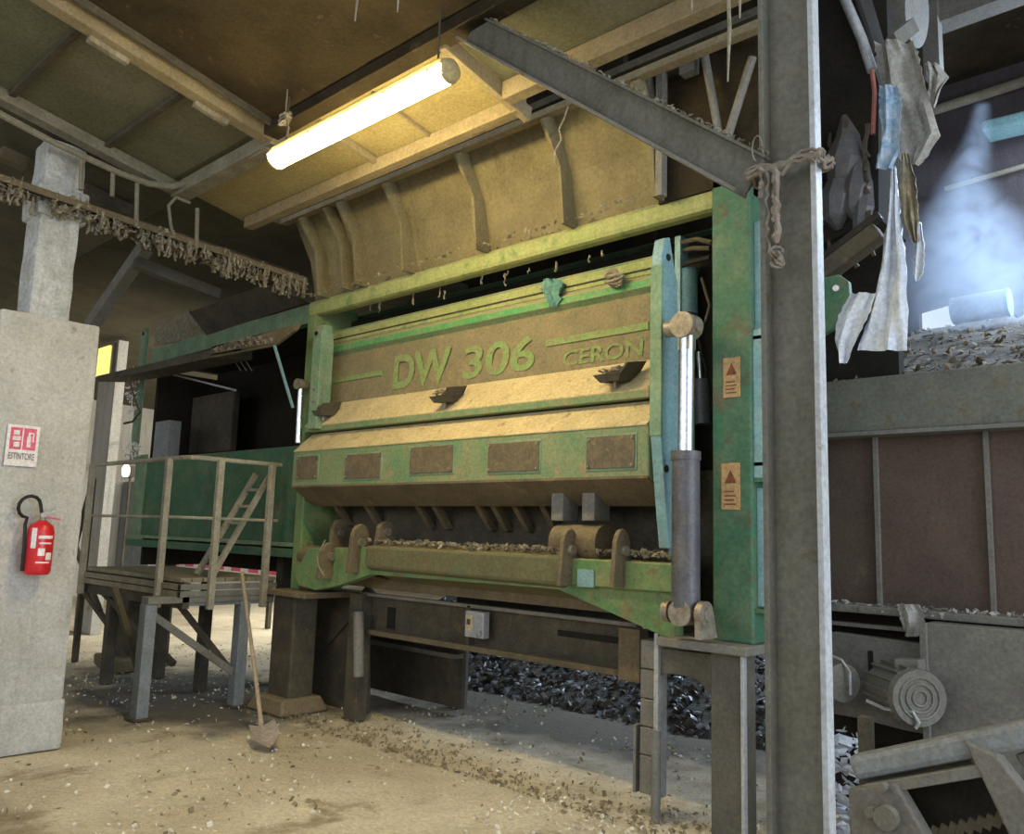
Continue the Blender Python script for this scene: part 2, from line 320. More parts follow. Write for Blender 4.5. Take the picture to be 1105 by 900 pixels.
cbeam('trim_6', (-6.6, 3.6), (-3.33, 3.6), 0.09, 0.10, BEAMW)
cbeam('trim_7', (-3.33, 3.46), (-1.6, 3.46), 0.09, 0.12, BEAMW)
cbeam('trim_8', (-3.36, 2.95), (-3.36, 3.7), 0.05, 0.10, BEAMW)
cbeam('trim_9', (-4.75, 3.05), (-4.75, 3.66), 0.05, 0.05, BEAMW)
cbeam('trim_10', (-4.15, 3.05), (-4.15, 3.66), 0.02, 0.03, BEAMW)
for i, yy in enumerate((-0.4, 0.3, 0.98, 1.67, 2.36)):
    cbeam('trim_%d' % (11 + i), (-6.62, yy), (-5.25, yy), 0.05, 0.035, DSTEEL)
for i, yy in enumerate((1.55, 2.25)):
    cbeam('trim_%d' % (17 + i), (-5.24, yy + .15), (-5.24, yy + 0.4), 0.05, 0.135, FLUFF)
# building shell behind
struct('wall_left', MB().box(-19.6, -19.4, -6, 16.5, -0.05, 7), WALLG)
mb = MB().box(-19.4, -4.6, 15.0, 15.2, -0.05, 7); mb.box(-1.4, 8.0, 15.0, 15.2, -0.05, 9); mb.box(-4.6, -1.4, 15.0, 15.2, 6.3, 9); mb.box(-4.6, -1.4, 15.0, 15.2, -0.05, 3.0)
struct('wall_back', mb, WALLR)
struct('wall_front', MB().box(-19.4, 8.0, -6.2, -6.0, -0.05, 2.2), WALLG)
struct('ceiling_left', MB().hexa([(-19.5, -6, cz(-6) - .3), (-6.72, -6, cz(-6)), (-6.72, 3.1, cz(3.1)), (-19.5, 3.1, cz(3.1) - .3), (-19.5, -6, cz(-6) - .2), (-6.72, -6, cz(-6) + .1), (-6.72, 3.1, cz(3.1) + .1), (-19.5, 3.1, cz(3.1) - .2)]), ROOFM)
struct('ceiling_rear', MB().hexa([(-19.5, 3.0, 4.42), (-6.72, 3.0, 4.44), (-6.72, 15, 4.05), (-19.5, 15, 4.05), (-19.5, 3.0, 4.52), (-6.72, 3.0, 4.54), (-6.72, 15, 4.15), (-19.5, 15, 4.15)]), ROOFM)
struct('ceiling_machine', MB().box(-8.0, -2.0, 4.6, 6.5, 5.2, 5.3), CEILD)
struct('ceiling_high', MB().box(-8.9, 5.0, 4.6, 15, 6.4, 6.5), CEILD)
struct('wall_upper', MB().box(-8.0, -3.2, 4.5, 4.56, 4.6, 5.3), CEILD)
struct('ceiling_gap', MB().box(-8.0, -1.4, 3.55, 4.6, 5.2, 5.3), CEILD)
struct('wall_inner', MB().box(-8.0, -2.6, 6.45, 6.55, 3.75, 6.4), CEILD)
# cladding wall on the right, behind the trough, with horizontal rails
YW = 9.0
mb = MB().prism([(-5.5, YW, 6.4), (-5.5, YW, 3.2), (P(992, 350, y=YW).x, YW, 3.2), (P(992, 350, y=YW).x, YW, P(992, 336, y=YW).z), (P(1030, 340, y=YW).x, YW, P(1030, 325, y=YW).z), (P(1031, 340, y=YW).x, YW, 3.2), (2.5, YW, 3.2), (2.5, YW, 6.4)], (0, .1, 0))
struct('wall_right', mb, WALLR)

# ================================================================== SHREDDER
SH = thing('industrial_shredder', (-4.4, 4.4, 0.95), 'big green waste shredder with DW 306 lettering and a dust-caked lid, raised on steel legs', 'shredder')
YF = 4.32
XL = P(322, 480, y=YF).x; XR0 = P(770, 400, y=YF).x; XR1 = P(812, 400, y=YF).x
zt = 3.73
# frame
MB().box(XL, XR1, YF, YF + 0.13, P(500, 297, y=YF).z, zt).build('top_beam', YGREEN, SH, bevel=0.035)
MB().box(XL, XL + 0.13, YF + .01, YF + 0.5, 1.05, zt - 0.02).build('left_post', GREEN, SH, bevel=0.012)
rp = MB().box(XR0, XR1, YF - 0.02, YF + 0.45, 1.05, zt + 0.02)
rp = rp.build('right_post', GREENC, SH, bevel=0.012)
# side strips and lugs on the right flank, blue daylight put into their colour
mb = MB(); 
mb.box(XR1 - 0.002, XR1 + 0.05, YF + 0.03, YF + 0.20, 2.75, 3.45)
mb.box(XR1 - 0.002, XR1 + 0.07, YF + 0.00, YF + 0.09, 1.95, 2.8)
mb.box(XR1 - 0.002, XR1 + 0.05, YF + 0.03, YF + 0.20, 1.25, 1.9)
mb.build('side_strip', PBLUE, SH, bevel=0.008, label='flank strips coloured for blue daylight')
mb = MB()
for z in (1.22, 1.93, 2.02, 2.74): mb.box(XR1, XR1 + 0.10, YF + 0.0, YF + 0.2, z, z + 0.02)
mb.build('flank_rib', GREENC, SH)
for (a, b, c, d) in ((781, 387, 799, 428), (779, 500, 799, 550)):
    p = P(a, b, y=YF - .02); q = P(c, d, y=YF - .02)
    s = MB().box(p.x, q.x, YF - 0.026, YF - 0.02, q.z, p.z).build('warning_sticker', STICK, rp, label='faded orange warning sticker')
    w = q.x - p.x; h = p.z - q.z; mb = MB()
    cxm = (p.x + q.x) / 2; zc = p.z - h * 0.32
    mb.prism([(cxm - w * .33, YF - .0262, zc - h * .12), (cxm + w * .33, YF - .0262, zc - h * .12), (cxm, YF - .0262, zc + h * .18)], (0, -.001, 0))
    mb.build('warning_triangle', STICKD, s); mb = MB()
    for k in range(4): mb.box(p.x + w * .15, q.x - w * (.2 + .1 * (k % 2)), YF - .0275, YF - .026, q.z + h * (.1 + .09 * k), q.z + h * (.13 + .09 * k))
    mb.build('sticker_print', STICKD, s)
# ragged dust line and scraps along the top beam
mb = MB(); pts = [Vec((random.uniform(XL, XR1), random.uniform(YF + .0, YF + .3), zt + random.uniform(0, .015))) for _ in range(500)]
scraps(mb, pts, 0.008, 0.03); mb.build('dust_crust', FLUFF, SH, kind='stuff')
# black sheet for the shade of the cavity behind the lid
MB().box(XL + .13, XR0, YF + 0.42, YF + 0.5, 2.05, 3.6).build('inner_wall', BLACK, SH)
# lid profile: (Y, z) lines whose height comes from the photo at x=520
def kz(py, Y): return P(520, py, y=Y).z
BX0 = P(316, 500, y=4.15).x; BX1 = P(700, 490, y=4.15).x
lid_x0 = P(347, 400, y=4.4).x; lid_x1 = P(702, 350, y=4.3).x + .02
def ext_profile(prof, xa, xb): return MB().prism([(xa, y, z) for y, z in prof], (xb - xa, 0, 0))
# lower box
zb = kz(520, 4.15); zt1 = kz(472, 4.15); zs = kz(452, 4.32)
box = ext_profile([(4.15, zb), (4.15, zt1), (4.32, zs), (4.62, zs), (4.62, 1.85), (4.42, kz(545, 4.42))], BX0, BX1).build('lower_box', PGREEN, SH, bevel=0.012)
ext_profile([(4.147, zb - .004), (4.147, zb + .012), (4.153, zb + .012), (4.425, kz(545, 4.42) - .002), (4.60, 1.846), (4.60, 1.84), (4.42, kz(545, 4.42) - .008)], BX0 + .002, BX1 - .002).build('underside_skin', BROWN, box, label='brown grime-caked underside')
ext_profile([(4.145, zt1 - .002), (4.143, zt1 + .006), (4.33, zs + .012), (4.33, zs + .002)], BX0 + .01, BX1 - .01).build('dust_slope', TANL, SH, label='tan dust caked on the sloping shelf')
# lid
zl0 = kz(447, 4.26); zl1 = kz(440, 4.26); zp = kz(414, 4.45); zpt = kz(353, 4.47); z1 = kz(347, 4.43); z2 = kz(340, 4.43); z3 = kz(319, 4.47)
lid = ext_profile([(4.26, zl0), (4.26, zl1), (4.45, zp), (4.47, zpt), (4.43, z1), (4.43, z2), (4.47, z2 + .04), (4.48, z3), (4.6, z3), (4.6, zl0)], lid_x0, lid_x1).build('lid', PGREEN, SH, bevel=0.006)
ext_profile([(4.426, z1 + .002), (4.426, z2), (4.44, z2 + .012), (4.44, z1 + .002)], lid_x0 + .002, lid_x1 - .004).build('green_stripe', STRIPE, lid, label='bright green fold stripe')
ext_profile([(4.262, zl1), (4.258, zl1 + .008), (4.45, zp + .010), (4.46, zp)], lid_x0, lid_x1 - .01).build('dust_shelf', TANL, lid, label='tan dust caked on the lid shelf')
pan = ext_profile([(4.444, zp + .004), (4.464, zpt - .004), (4.475, zpt - .004), (4.455, zp + .004)], lid_x0 + .01, lid_x1 - .02).build('name_panel', PANEL, lid)
ext_profile([(4.462, z2 + .045), (4.472, z3 - .02), (4.5, z3 - .02), (4.5, z2 + .045)], lid_x0, lid_x1 - .02).build('upper_rail', YGREEN, lid, bevel=0.006)
ext_profile([(4.452, kz(331, 4.46)), (4.452, kz(330, 4.46)), (4.48, kz(330, 4.46)), (4.48, kz(331, 4.46))], lid_x0, lid_x1 - .02).build('seam', DSTEEL, lid)
# lettering on the name panel
def lettering(txt, p0, p1, height_px, m, bold=0.012, shear=0.0, name='lettering', parent=None, plane=None, normal=(0, -1, 0)):
    cu = bpy.data.curves.new(name, 'FONT'); cu.body = txt; cu.size = 1.0; cu.extrude = 0.0008; cu.offset = bold; cu.shear = shear
    tmp = bpy.data.objects.new('tmp', cu); COL.objects.link(tmp); bpy.context.view_layer.update()
    me = bpy.data.meshes.new_from_object(tmp.evaluated_get(bpy.context.evaluated_depsgraph_get())); bpy.data.objects.remove(tmp)
    xs = [v.co.x for v in me.vertices]; ys = [v.co.y for v in me.vertices]
    w = max(xs) - min(xs); h = max(ys) - min(ys); p0 = Vec(p0); p1 = Vec(p1); U = (p1 - p0); o0 = wloc(parent)
    for v in me.vertices:
        u = (v.co.x - min(xs)) / w; t = (v.co.y - min(ys)) / h * height_px
        q = p0 + U * u + Vec((0, 0, t)) + Vec(normal) * (0.002 + (0.0008 if v.co.z > 0 else 0)); v.co = q - o0
    me.materials.append(m); o = bpy.data.objects.new(name, me); COL.objects.link(o); o.parent = parent; return o
def panel_y(z): return 4.444 + (z - zp) / (zpt - zp) * 0.02 - 0.001
def on_panel(px, py):
    p = P(px, py, y=4.45); return Vec((p.x, panel_y(p.z) - .002, p.z))
a = on_panel(424, 421); b = on_panel(487, 411); b.z = a.z; lettering('DW', a, b, P(430, 383, y=4.45).z - P(430, 419, y=4.45).z, TEXTG, 0.03, 0.05, parent=pan)
a = on_panel(500, 410); b = on_panel(577, 396); b.z = a.z; lettering('306', a, b, P(540, 365, y=4.45).z - P(540, 401, y=4.45).z, TEXTG, 0.018, 0.05, parent=pan)
a = on_panel(608, 396); b = on_panel(695, 379); b.z = a.z; lettering('CERON', a, b, P(640, 373, y=4.45).z - P(640, 390, y=4.45).z, TEXTG, 0.016, 0.05, parent=pan)
for (x_0, x_1, y_a, y_b) in ((590, 700, 367, 374), (352, 412, 410, 415)):
    p = on_panel(x_0, y_a); q = on_panel(x_0, y_b); xe = on_panel(x_1, y_a).x
    MB().box(p.x, xe, 4.443, 4.46, q.z, p.z).build('painted_stripe', TEXTG, pan)
for (x_0, y_0) in ((590, 375),):
    pass
# cover plates with four bolts each
for (xa, ya, xb, yb) in ((321, 493, 343, 521), (373, 491, 411, 516), (443, 483, 489, 514), (527, 479, 582, 513), (633, 472, 685, 508)):
    p = P(xa, ya, y=4.14); q = P(xb, ya, y=4.14); zlo = P(xa, yb, y=4.14).z; zhi = p.z
    zhi = min(zhi, zt1 - .03); zlo = zhi - 0.20
    pl = MB().box(p.x, q.x, 4.137, 4.149, zlo, zhi).build('cover_plate', COVER, box, bevel=0.003)
    MB().box(p.x - .012, q.x + .012, 4.144, 4.1505, zlo - .012, zhi + .012).build('plate_gasket', GREENP, pl)
    mb = MB()
    for X in (p.x + .018, q.x - .018):
        for Z in (zlo + .018, zhi - .018): MB().disc((X, 4.134, Z), (0, 1, 0), 0.009, 0.01, 8).build('bolt', PIN, pl)
# three tilted bracket lamps / shoes on the lid shelf
for (px, py, sx) in ((352, 446, 30), (483, 431, 36), (668, 408, 46)):
    c = P(px, py, y=4.27); s = sx / 40 * 0.22 * .9; w = s * 0.6; m_ = MB()
    m_.hexa([(c.x - w * .75, 4.20, c.z - .03), (c.x + w * .35, 4.20, c.z - .03), (c.x + w * .45, 4.34, c.z - .02), (c.x - w * .6, 4.34, c.z - .02),
             (c.x - w, 4.17, c.z + .015), (c.x + w * .6, 4.17, c.z + .02), (c.x + w * .7, 4.36, c.z + .05), (c.x - w * .8, 4.36, c.z + .045)])
    br = m_.build('bracket_shoe', DSTEEL, SH, bevel=0.004)
    MB().hexa([(c.x + w * .5, 4.17, c.z + .01), (c.x + w * .62, 4.17, c.z + .01), (c.x + w * .72, 4.36, c.z + .04), (c.x + w * .6, 4.36, c.z + .04),
               (c.x + w * .85, 4.17, c.z + .07), (c.x + w * .98, 4.17, c.z + .07), (c.x + w * 1.08, 4.36, c.z + .11), (c.x + w * .95, 4.36, c.z + .11)]).build('shoe_flap', DSTEEL, br)
    mb = MB(); mb.disc((c.x - .02, 4.255, c.z - .045), (0, 0, 1), 0.014, 0.04, 10); mb.build('bolt', PIN, br)
    mb = scraps(MB(), [Vec((c.x + random.uniform(-w * .8, w * .5), random.uniform(4.19, 4.34), c.z + .045 + random.uniform(-.015, .02))) for _ in range(60)], .01, .03); mb.build('dust_pile', FLUFF, br, kind='stuff')
# side plates of the lid
def side_plate(name, x0, x1, poly, m):
    return MB().prism([(x0, y, z) for y, z in poly], (x1 - x0, 0, 0)).build(name, m, SH, bevel=0.006)
xs0 = P(703, 300, y=4.12).x; xs1 = P(714, 300, y=4.12).x
zz = lambda py: P(712, py, y=4.12).z
sp = side_plate('side_plate', xs0, xs1, [(4.12, zz(470)), (4.12, zz(275)), (4.15, zz(256)), (4.21, zz(252)), (4.25, zz(275)), (4.30, zz(300)), (4.33, zz(470)), (4.27, zz(590)), (4.22, zz(592)), (4.19, zz(560))], PBLUE)  # blue of the daylit side face put into the plate colour
MB().box(xs0 - .004, xs1 + .004, 4.115, 4.135, zz(470), zz(285)).build('plate_edge', GREENP, sp, bevel=0.004)
MB().disc((xs1, 4.19, zz(275)), (1, 0, 0), 0.022, 0.012, 14).build('lifting_hole', BLACK, sp)
MB().disc((xs1, 4.18, zz(505)), (1, 0, 0), 0.022, 0.012, 14).build('pivot_hole', BLACK, sp)
xq = P(341, 400, y=4.22).x
zq = lambda py: P(341, py, y=4.2).z
sp2 = side_plate('side_plate', xq - .05, xq + .08, [(4.2, zq(462)), (4.2, zq(362)), (4.23, zq(351)), (4.31, zq(351)), (4.34, zq(370)), (4.34, zq(462))], GREENP)
MB().disc((xq + .0, 4.198, zq(360)), (0, 1, 0), 0.02, 0.012, 14).build('lifting_hole', BLACK, sp2)
for py in (385, 405, 420, 433): MB().disc((xq + .02, 4.197, zq(py)), (0, 1, 0), 0.011, 0.012, 10).build('bolt', PIN, sp2)
# hydraulic cylinder on the right
def hyd(px_t, py_t, px_m, py_m, px_b, py_b, Y, rr, rb, tag):
    t = P(px_t, py_t, y=Y); m_ = P(px_m, py_m, y=Y); b_ = P(px_b, py_b, y=Y)
    ba = MB().cyl(b_, m_, rb, 24); ba.disc(m_, (m_ - b_), rb * 1.08, 0.05, 24)
    ba = ba.build('cylinder_barrel', BARREL, SH, smooth=True)
    MB().cyl(m_, t, rr, 24).build('piston_rod', CHROME, ba, smooth=True)
    return t, b_
t, b_ = hyd(741, 352, 740, 492, 740, 655, 4.10, 0.046, 0.078, 'a')
mb = MB(); mb.cyl(t + Vec((0, -.06, 0)), t + Vec((0, .06, 0)), 0.075, 24); mb.cyl(t + Vec((-.13, 0, 0)), t + Vec((.05, 0, 0)), 0.05, 20); mb.obox(t, t - Vec((0, 0, .14)), .07, .08)
mb.build('rod_eye', PIN, SH, smooth=True)
mb = MB(); mb.disc(t + Vec((.065, 0, 0)), (1, 0, 0), 0.04, 0.03, 16); mb.build('pivot_pin', PIN, SH, label='bright end of the rod pin')
mb = MB(); mb.cyl(b_ + Vec((0, -.07, -.03)), b_ + Vec((0, .07, -.03)), 0.07, 24); mb.disc(b_ + Vec((.11, 0, -.03)), (1, 0, 0), .07, .04, 20); mb.disc(b_ + Vec((-.11, 0, -.03)), (1, 0, 0), .06, .04, 20); mb.cyl(b_ + Vec((-.13, 0, -.03)), b_ + Vec((.14, 0, -.03)), .035, 16)
mb.prism([b_ + Vec((.09, -.06, -.02)), b_ + Vec((.09, .08, -.02)), b_ + Vec((.09, .12, -.16)), b_ + Vec((.09, -.06, -.16))], (.035, 0, 0))
mb.build('lower_clevis', PIN, SH, smooth=True)
# second, slimmer cylinder deeper in the gap
ty = 4.55
t2 = P(754, 380, y=ty); m2 = P(756, 410, y=ty); b2 = P(758, 458, y=ty)
ba = MB().cyl(b2, m2, 0.055, 16).build('small_cylinder', BARREL, SH, smooth=True); MB().cyl(m2, t2, 0.018, 12).build('small_rod', CHROME, ba, smooth=True)
# hoses and pipes in the gap above the cylinder
for k, pts in enumerate(([(735, 262), (752, 258), (768, 262)], [(728, 290), (745, 283), (766, 278)], [(731, 272), (748, 268), (766, 268)], [(764, 344), (752, 360), (762, 400), (757, 440)], [(757, 300), (766, 330), (760, 352)])):
    MB().tube([P(x, y, y=4.5 + .02 * k) for x, y in pts], 0.016 if k < 3 else .01, 8).build('hydraulic_hose', RUBBER if k % 2 else DSTEEL, SH, smooth=True)
MB().cyl(P(738, 292, y=4.6), P(738, 340, y=4.6), .09, 20).build('pressure_tank', PBLUE, SH, smooth=True)
MB().box(P(728, 300, y=4.5).x, P(734, 300, y=4.5).x, 4.5, 4.6, P(730, 460, y=4.5).z, P(730, 255, y=4.5).z).build('guide_bar', PBLUE, SH)
mb = MB(); a = P(729, 330, y=4.3)
mb.box(P(724, 350, y=4.3).x, P(732, 350, y=4.3).x, 4.28, 4.5, P(730, 600, y=4.3).z, P(730, 345, y=4.3).z); mb.build('guide_rail', PBLUE, SH, bevel=0.004)
# slim hydraulic ram on the left edge
t3 = P(325, 415, y=4.22); b3 = P(322, 478, y=4.22)
r_ = MB().cyl(b3, t3, 0.028, 14).build('piston_rod', CHROME, SH, smooth=True); MB().disc(t3, (0, 1, 0), .05, .1, 16).build('rod_eye', PIN, r_)
# lower body below the lid box: hinge trough, front beam, sole plate
Y2 = 4.22
def Q(x, y): return P(x, y, y=Y2 + .04)
mb = MB().prism([Q(318, 618), Q(333, 592), Q(395, 590), Q(728, 612), Q(728, 692), Q(718, 688), Q(602, 636), Q(400, 620), Q(365, 632), Q(340, 637), Q(322, 632)], (0, .10, 0))
sole = mb.build('sole_plate', GREEN, SH, bevel=0.006)
pa = P(390, 589, y=Y2 - .06); pb_ = P(602, 604, y=Y2 - .06)
MB().hexa([(pa.x, Y2 - .02, P(392, 612, y=Y2 - .02).z), (pb_.x, Y2 - .02, P(392, 614, y=Y2 - .02).z), (pb_.x, Y2 + .3, 1.18), (pa.x, Y2 + .3, 1.18), (pa.x, Y2 - .02, pa.z), (pb_.x, Y2 - .02, pa.z), (pb_.x, Y2 + .3, pa.z + .03), (pa.x, Y2 + .3, pa.z + .03)]).build('front_beam', GRIME, SH, bevel=0.02)
pc = P(728, 604, y=Y2)
MB().box(pb_.x + .0, pc.x, Y2, Y2 + .3, P(650, 634, y=Y2).z, P(650, 604, y=Y2).z).build('front_beam', GREEN, SH, bevel=0.01)
zf = P(650, 602, y=Y2).z
scraps(MB(), [Vec((random.uniform(pa.x, pc.x), random.uniform(Y2, Y2 + .3), pa.z + .03 + random.uniform(-.01, .02))) for _ in range(900)], .01, .035).build('beam_dust', FLUFF, SH, kind='stuff')
# hinge lugs
def lug(px, py_top, py_bot, Y, th, w, m=BROWN, name='hinge_lug', rnd=True):
    b = P(px, py_bot, y=Y); t = P(px, py_top, y=Y); h = t.z - b.z; n = 8
    poly = [(b.x, Y, b.z), (b.x, Y + w, b.z), (b.x, Y + w * .9, b.z + h * .55)] + [(b.x, Y + w * .5 + w * .4 * math.cos(a), b.z + h * .62 + h * .38 * math.sin(a)) for a in [math.pi * i / n for i in range(1, n)]] + [(b.x, Y + w * .08, b.z + h * .45)]
    l = MB().prism(poly, (th, 0, 0)).build(name, m, SH, bevel=0.004)
    MB().disc((b.x + th / 2, Y + w * .5, b.z + h * .62), (1, 0, 0), w * .16, th + .05, 16).build('hinge_pin', PIN, l)
    return l
lug(600, 570, 632, 4.10, .032, .2); lug(657, 570, 634, 4.10, .032, .2); lug(340, 585, 625, 4.12, .05, .22); lug(372, 565, 618, 4.15, .05, .22); lug(402, 562, 592, 4.3, .05, .2); lug(352, 560, 600, 4.35, .05, .2)
mb = MB()
c0 = P(604, 585, y=4.36); c1 = P(654, 585, y=4.36); mb.cyl(c0, Vec((c1.x, c0.y, c0.z)), .12, 24); mb.build('hinge_drum', BROWN, SH, smooth=True)
for px in (597, 630): 
    a = P(px, 540, y=4.3); b = P(px, 562, y=4.3); MB().box(a.x, a.x + .1, 4.28, 4.45, b.z, a.z + .1).build('hinge_block', GREY, SH, bevel=.005)
a = P(622, 612, y=4.2); MB().box(a.x, a.x + .13, Y2 - .012, Y2 + .01, a.z - .12, a.z - .01).build('name_plate', PBLUE, SH, bevel=.003)
c0 = P(330, 600, y=4.42); MB().cyl(c0, c0 + Vec((.62, 0, 0)), .10, 20).build('hinge_drum', BROWN, SH, smooth=True)
for px in (352, 385, 440, 458, 505, 522, 545, 575): 
    a = P(px, 540, y=4.42); mb = MB(); mb.prism([(a.x, 4.38, a.z + .08), (a.x, 4.46, a.z + .08), (a.x, 4.72, a.z - .22), (a.x, 4.64, a.z - .22)], (.05, 0, 0)); mb.build('claw_arm', BROWN, SH, bevel=.006)
MB().box(XL + .13, XR0, 4.70, 4.80, 1.15, 2.04).build('rear_plate', DSTEEL, SH)  # darker steel picked to deepen the shade in the cavity
MB().box(XL + .2, XR0, 4.5, 4.74, 1.12, 1.2).build('cavity_floor', BROWN, SH)
# base shoe under right post
a = P(712, 690, y=YF - .12); b = P(822, 703, y=YF - .12)
MB().box(a.x, XR1 + .03, YF - .16, YF + .5, 1.0, 1.05).build('base_shoe', GREY, SH, bevel=.008)
MB().box(XL - .1, XL + .5, YF - .16, YF + .5, 1.0, 1.05).build('base_shoe', BROWN, SH, bevel=.008)
MB().tube([P(351, 583, y=4.05), P(342, 600, y=4.03), P(344, 612, y=4.03), P(350, 621, y=4.05)], .006, 6).build('loose_wire', FLUFF, SH)
# machine body behind (engine bay side), seen from the step-aside positions
MB().box(XL + .02, XR1 - .4, 4.85, 5.3, 1.3, 3.7).build('machine_body', GREENC, SH, bevel=.02)
# trash caught in the slot under the top beam
pts = []
for px, py in ((400, 335), (446, 325), (475, 318), (520, 303), (548, 300), (571, 297), (600, 290), (636, 283), (410, 334), (480, 322), (650, 278), (545, 303)):
    pts.append(P(px, py - 8, y=4.45))
strips(MB(), pts, .04, .10, .012).build('caught_scraps', FLUFF, SH, kind='stuff')

# rags hanging over the lid
def rag(name, rows, Y, m, label, cat, amp=.02, nu=8, **k):
    o = cloth(MB(), rows, Y, amp, nu, thick=.006, **k).build(name, m, smooth=True); return props(o, label, cat)
rag('rag', [(586, 604, 301), (583, 608, 308), (584, 605, 316), (590, 606, 323), (593, 602, 332)], 4.42, TURQ, 'small dark turquoise rag hooked on the upper edge of the shredder lid', 'rag', amp=.04, freq=15, rag=7)
mb = MB()
for s in range(5):
    pts = [P(662 + 12 * math.cos(a + s) * (.4 + .12 * s), 300 + (-16 + 3 * s) * math.sin(a) * (.6 + .1 * s), y=4.40 - .008 * s) for a in [i * .5 for i in range(12)]]
    mb.tube(pts, [.010 + .006 * random.random() for _ in pts], 5)
props(mb.build('string_knot', FLUFF, smooth=True), 'knot of dusty tan cord on the upper right of the shredder lid', 'cord')

# ================================================================== LEGS UNDER THE SHREDDER
t = thing('support_pier', (P(312, 765, z=0).x, 4.4, 0), 'thick brown pier under the left end of the shredder, on a wide foot', 'pier')
a = P(297, 700, y=4.3).x; b = P(320, 700, y=4.3).x
MB().box(a, b, 4.25, 4.5, 0.08, 1.0).build('shaft', DSTEEL, t, bevel=.02)
MB().hexa([(a - .14, 4.12, 0), (b + .1, 4.12, 0), (b + .1, 4.62, 0), (a - .14, 4.62, 0), (a - .08, 4.17, .13), (b + .04, 4.17, .13), (b + .04, 4.56, .13), (a - .08, 4.56, .13)]).build('foot', BROWN, t, bevel=.02)
t = thing('steel_stanchion', (P(790, 800, y=4.3).x, 4.35, 0), 'tall grey steel leg under the right post of the shredder', 'leg')
a = P(767, 800, y=4.25).x; b = P(800, 800, y=4.25).x
MB().box(a, b, 4.25, 4.42, 0, 1.0).build('shaft', DGREY, t, bevel=.006)
MB().box(b, b + .02, 4.24, 4.28, 0, 1.0).build('edge_flange', BRIGHT, t, bevel=.004, label='pale blue edge flange')
q = [P(x, y, y=4.34) for x, y in ((712, 700), (768, 706), (768, 752), (760, 742), (748, 731), (722, 727), (712, 729))]
MB().prism(q, (0, .1, 0)).build('knee_brace', DGREY, t, bevel=.005)

# conveyor frame under the machine
t = thing('conveyor_frame', (-4.6, 4.75, 0), 'grimy steel conveyor frame running underneath the shredder', 'conveyor')
Y3 = 4.62
A = P(395, 640, y=Y3); B = P(395, 681, y=Y3); xe = P(692, 700, y=Y3).x
MB().box(A.x, xe, Y3, Y3 + .05, B.z, A.z).build('side_beam', DSTEEL, t, bevel=.004)
MB().box(A.x, xe, Y3 - .06, Y3, A.z - .015, A.z + .01).build('upper_flange', GREY, t)
MB().box(A.x, xe, Y3 - .08, Y3, B.z - .01, B.z + .03).build('lower_flange', BROWN, t)
MB().box(A.x, xe, Y3 + 1.1, Y3 + 1.15, B.z, A.z).build('side_beam', DSTEEL, t, bevel=.004)
mb = MB(); p0 = P(600, 664, y=Y3 - .01)
for k in range(2): MB().box(p0.x + .02 + k * .75, p0.x + .6 + k * .75, Y3 - .012, Y3, A.z - .14, A.z - .10).build('slot', BLACK, t)
MB().box(P(419, 660, y=Y3).x, P(427, 660, y=Y3).x, Y3 - .01, Y3, P(420, 678, y=Y3).z, P(420, 655, y=Y3).z).build('slot', BLACK, t)
MB().box(P(510, 660, y=Y3).x, P(513, 660, y=Y3).x, Y3 - .06, Y3, B.z, A.z).build('rib', DSTEEL, t)
a = P(381, 650, y=Y3 - .08); b = P(394, 650, y=Y3 - .08); 
MB().box(a.x, b.x, Y3 - .12, Y3, 0, A.z).build('leg', DSTEEL, t, bevel=.006)
MB().cyl(P(387, 730, y=4.45), P(387, 660, y=4.45), .045, 14).build('leg_pipe', GREY, t, smooth=True)
for px in (487, 494): MB().box(P(px, 720, y=5.6).x, P(px + 5, 720, y=5.6).x, 5.6, 5.68, 0, .75).build('leg', GREY, t)
q = [P(x, y, y=4.75) for x, y in ((331, 648), (380, 640), (395, 640), (395, 770), (345, 768), (331, 745))]
MB().prism(q, (0, .05, 0)).build('end_skirt', DSTEEL, t, bevel=.005)
q = [P(x, y, y=4.72) for x, y in ((338, 700), (395, 632), (402, 640), (345, 706))]; MB().prism(q, (0, .04, 0)).build('diagonal_stay', DSTEEL, t)
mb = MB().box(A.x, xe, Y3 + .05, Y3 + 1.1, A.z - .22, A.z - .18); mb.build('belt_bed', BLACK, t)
a = P(395, 695, y=5.4); b = P(500, 700, y=5.4); MB().box(a.x, b.x, 5.4, 5.44, .05, .95).build('rear_skirt', DSTEEL, t)
a = P(440, 700, y=5.3); MB().box(a.x - .6, b.x, 5.3, 5.4, a.z - .02, a.z + .02).build('rear_rail', GREY, t)
# junction box on the conveyor frame
t = thing('junction_box', P(512, 690, y=Y3 - .08), 'small cream switch box with a yellow patch on the conveyor frame under the shredder', 'switch box')
p = P(501, 660, y=Y3 - .14); q = P(523, 692, y=Y3 - .14)
MB().box(p.x, q.x - .03, Y3 - .13, Y3 - .062, q.z + .01, p.z + .01).build('housing', BRIGHT, t, bevel=.008)
MB().box(p.x + .02, p.x + .085, Y3 - .138, Y3 - .13, p.z - .13, p.z - .02).build('cover', TANL, t, bevel=.003)
MB().box(p.x + .035, p.x + .065, Y3 - .145, Y3 - .138, p.z - .09, p.z - .05).build('button', DSTEEL, t)
MB().disc((q.x - .055, Y3 - .135, q.z + .05), (0, 1, 0), .018, .03, 12).build('cable_gland', BRIGHT, t)
MB().disc((q.x - .085, Y3 - .135, q.z + .03), (0, 1, 0), .014, .03, 12).build('cable_gland', BRIGHT, t)
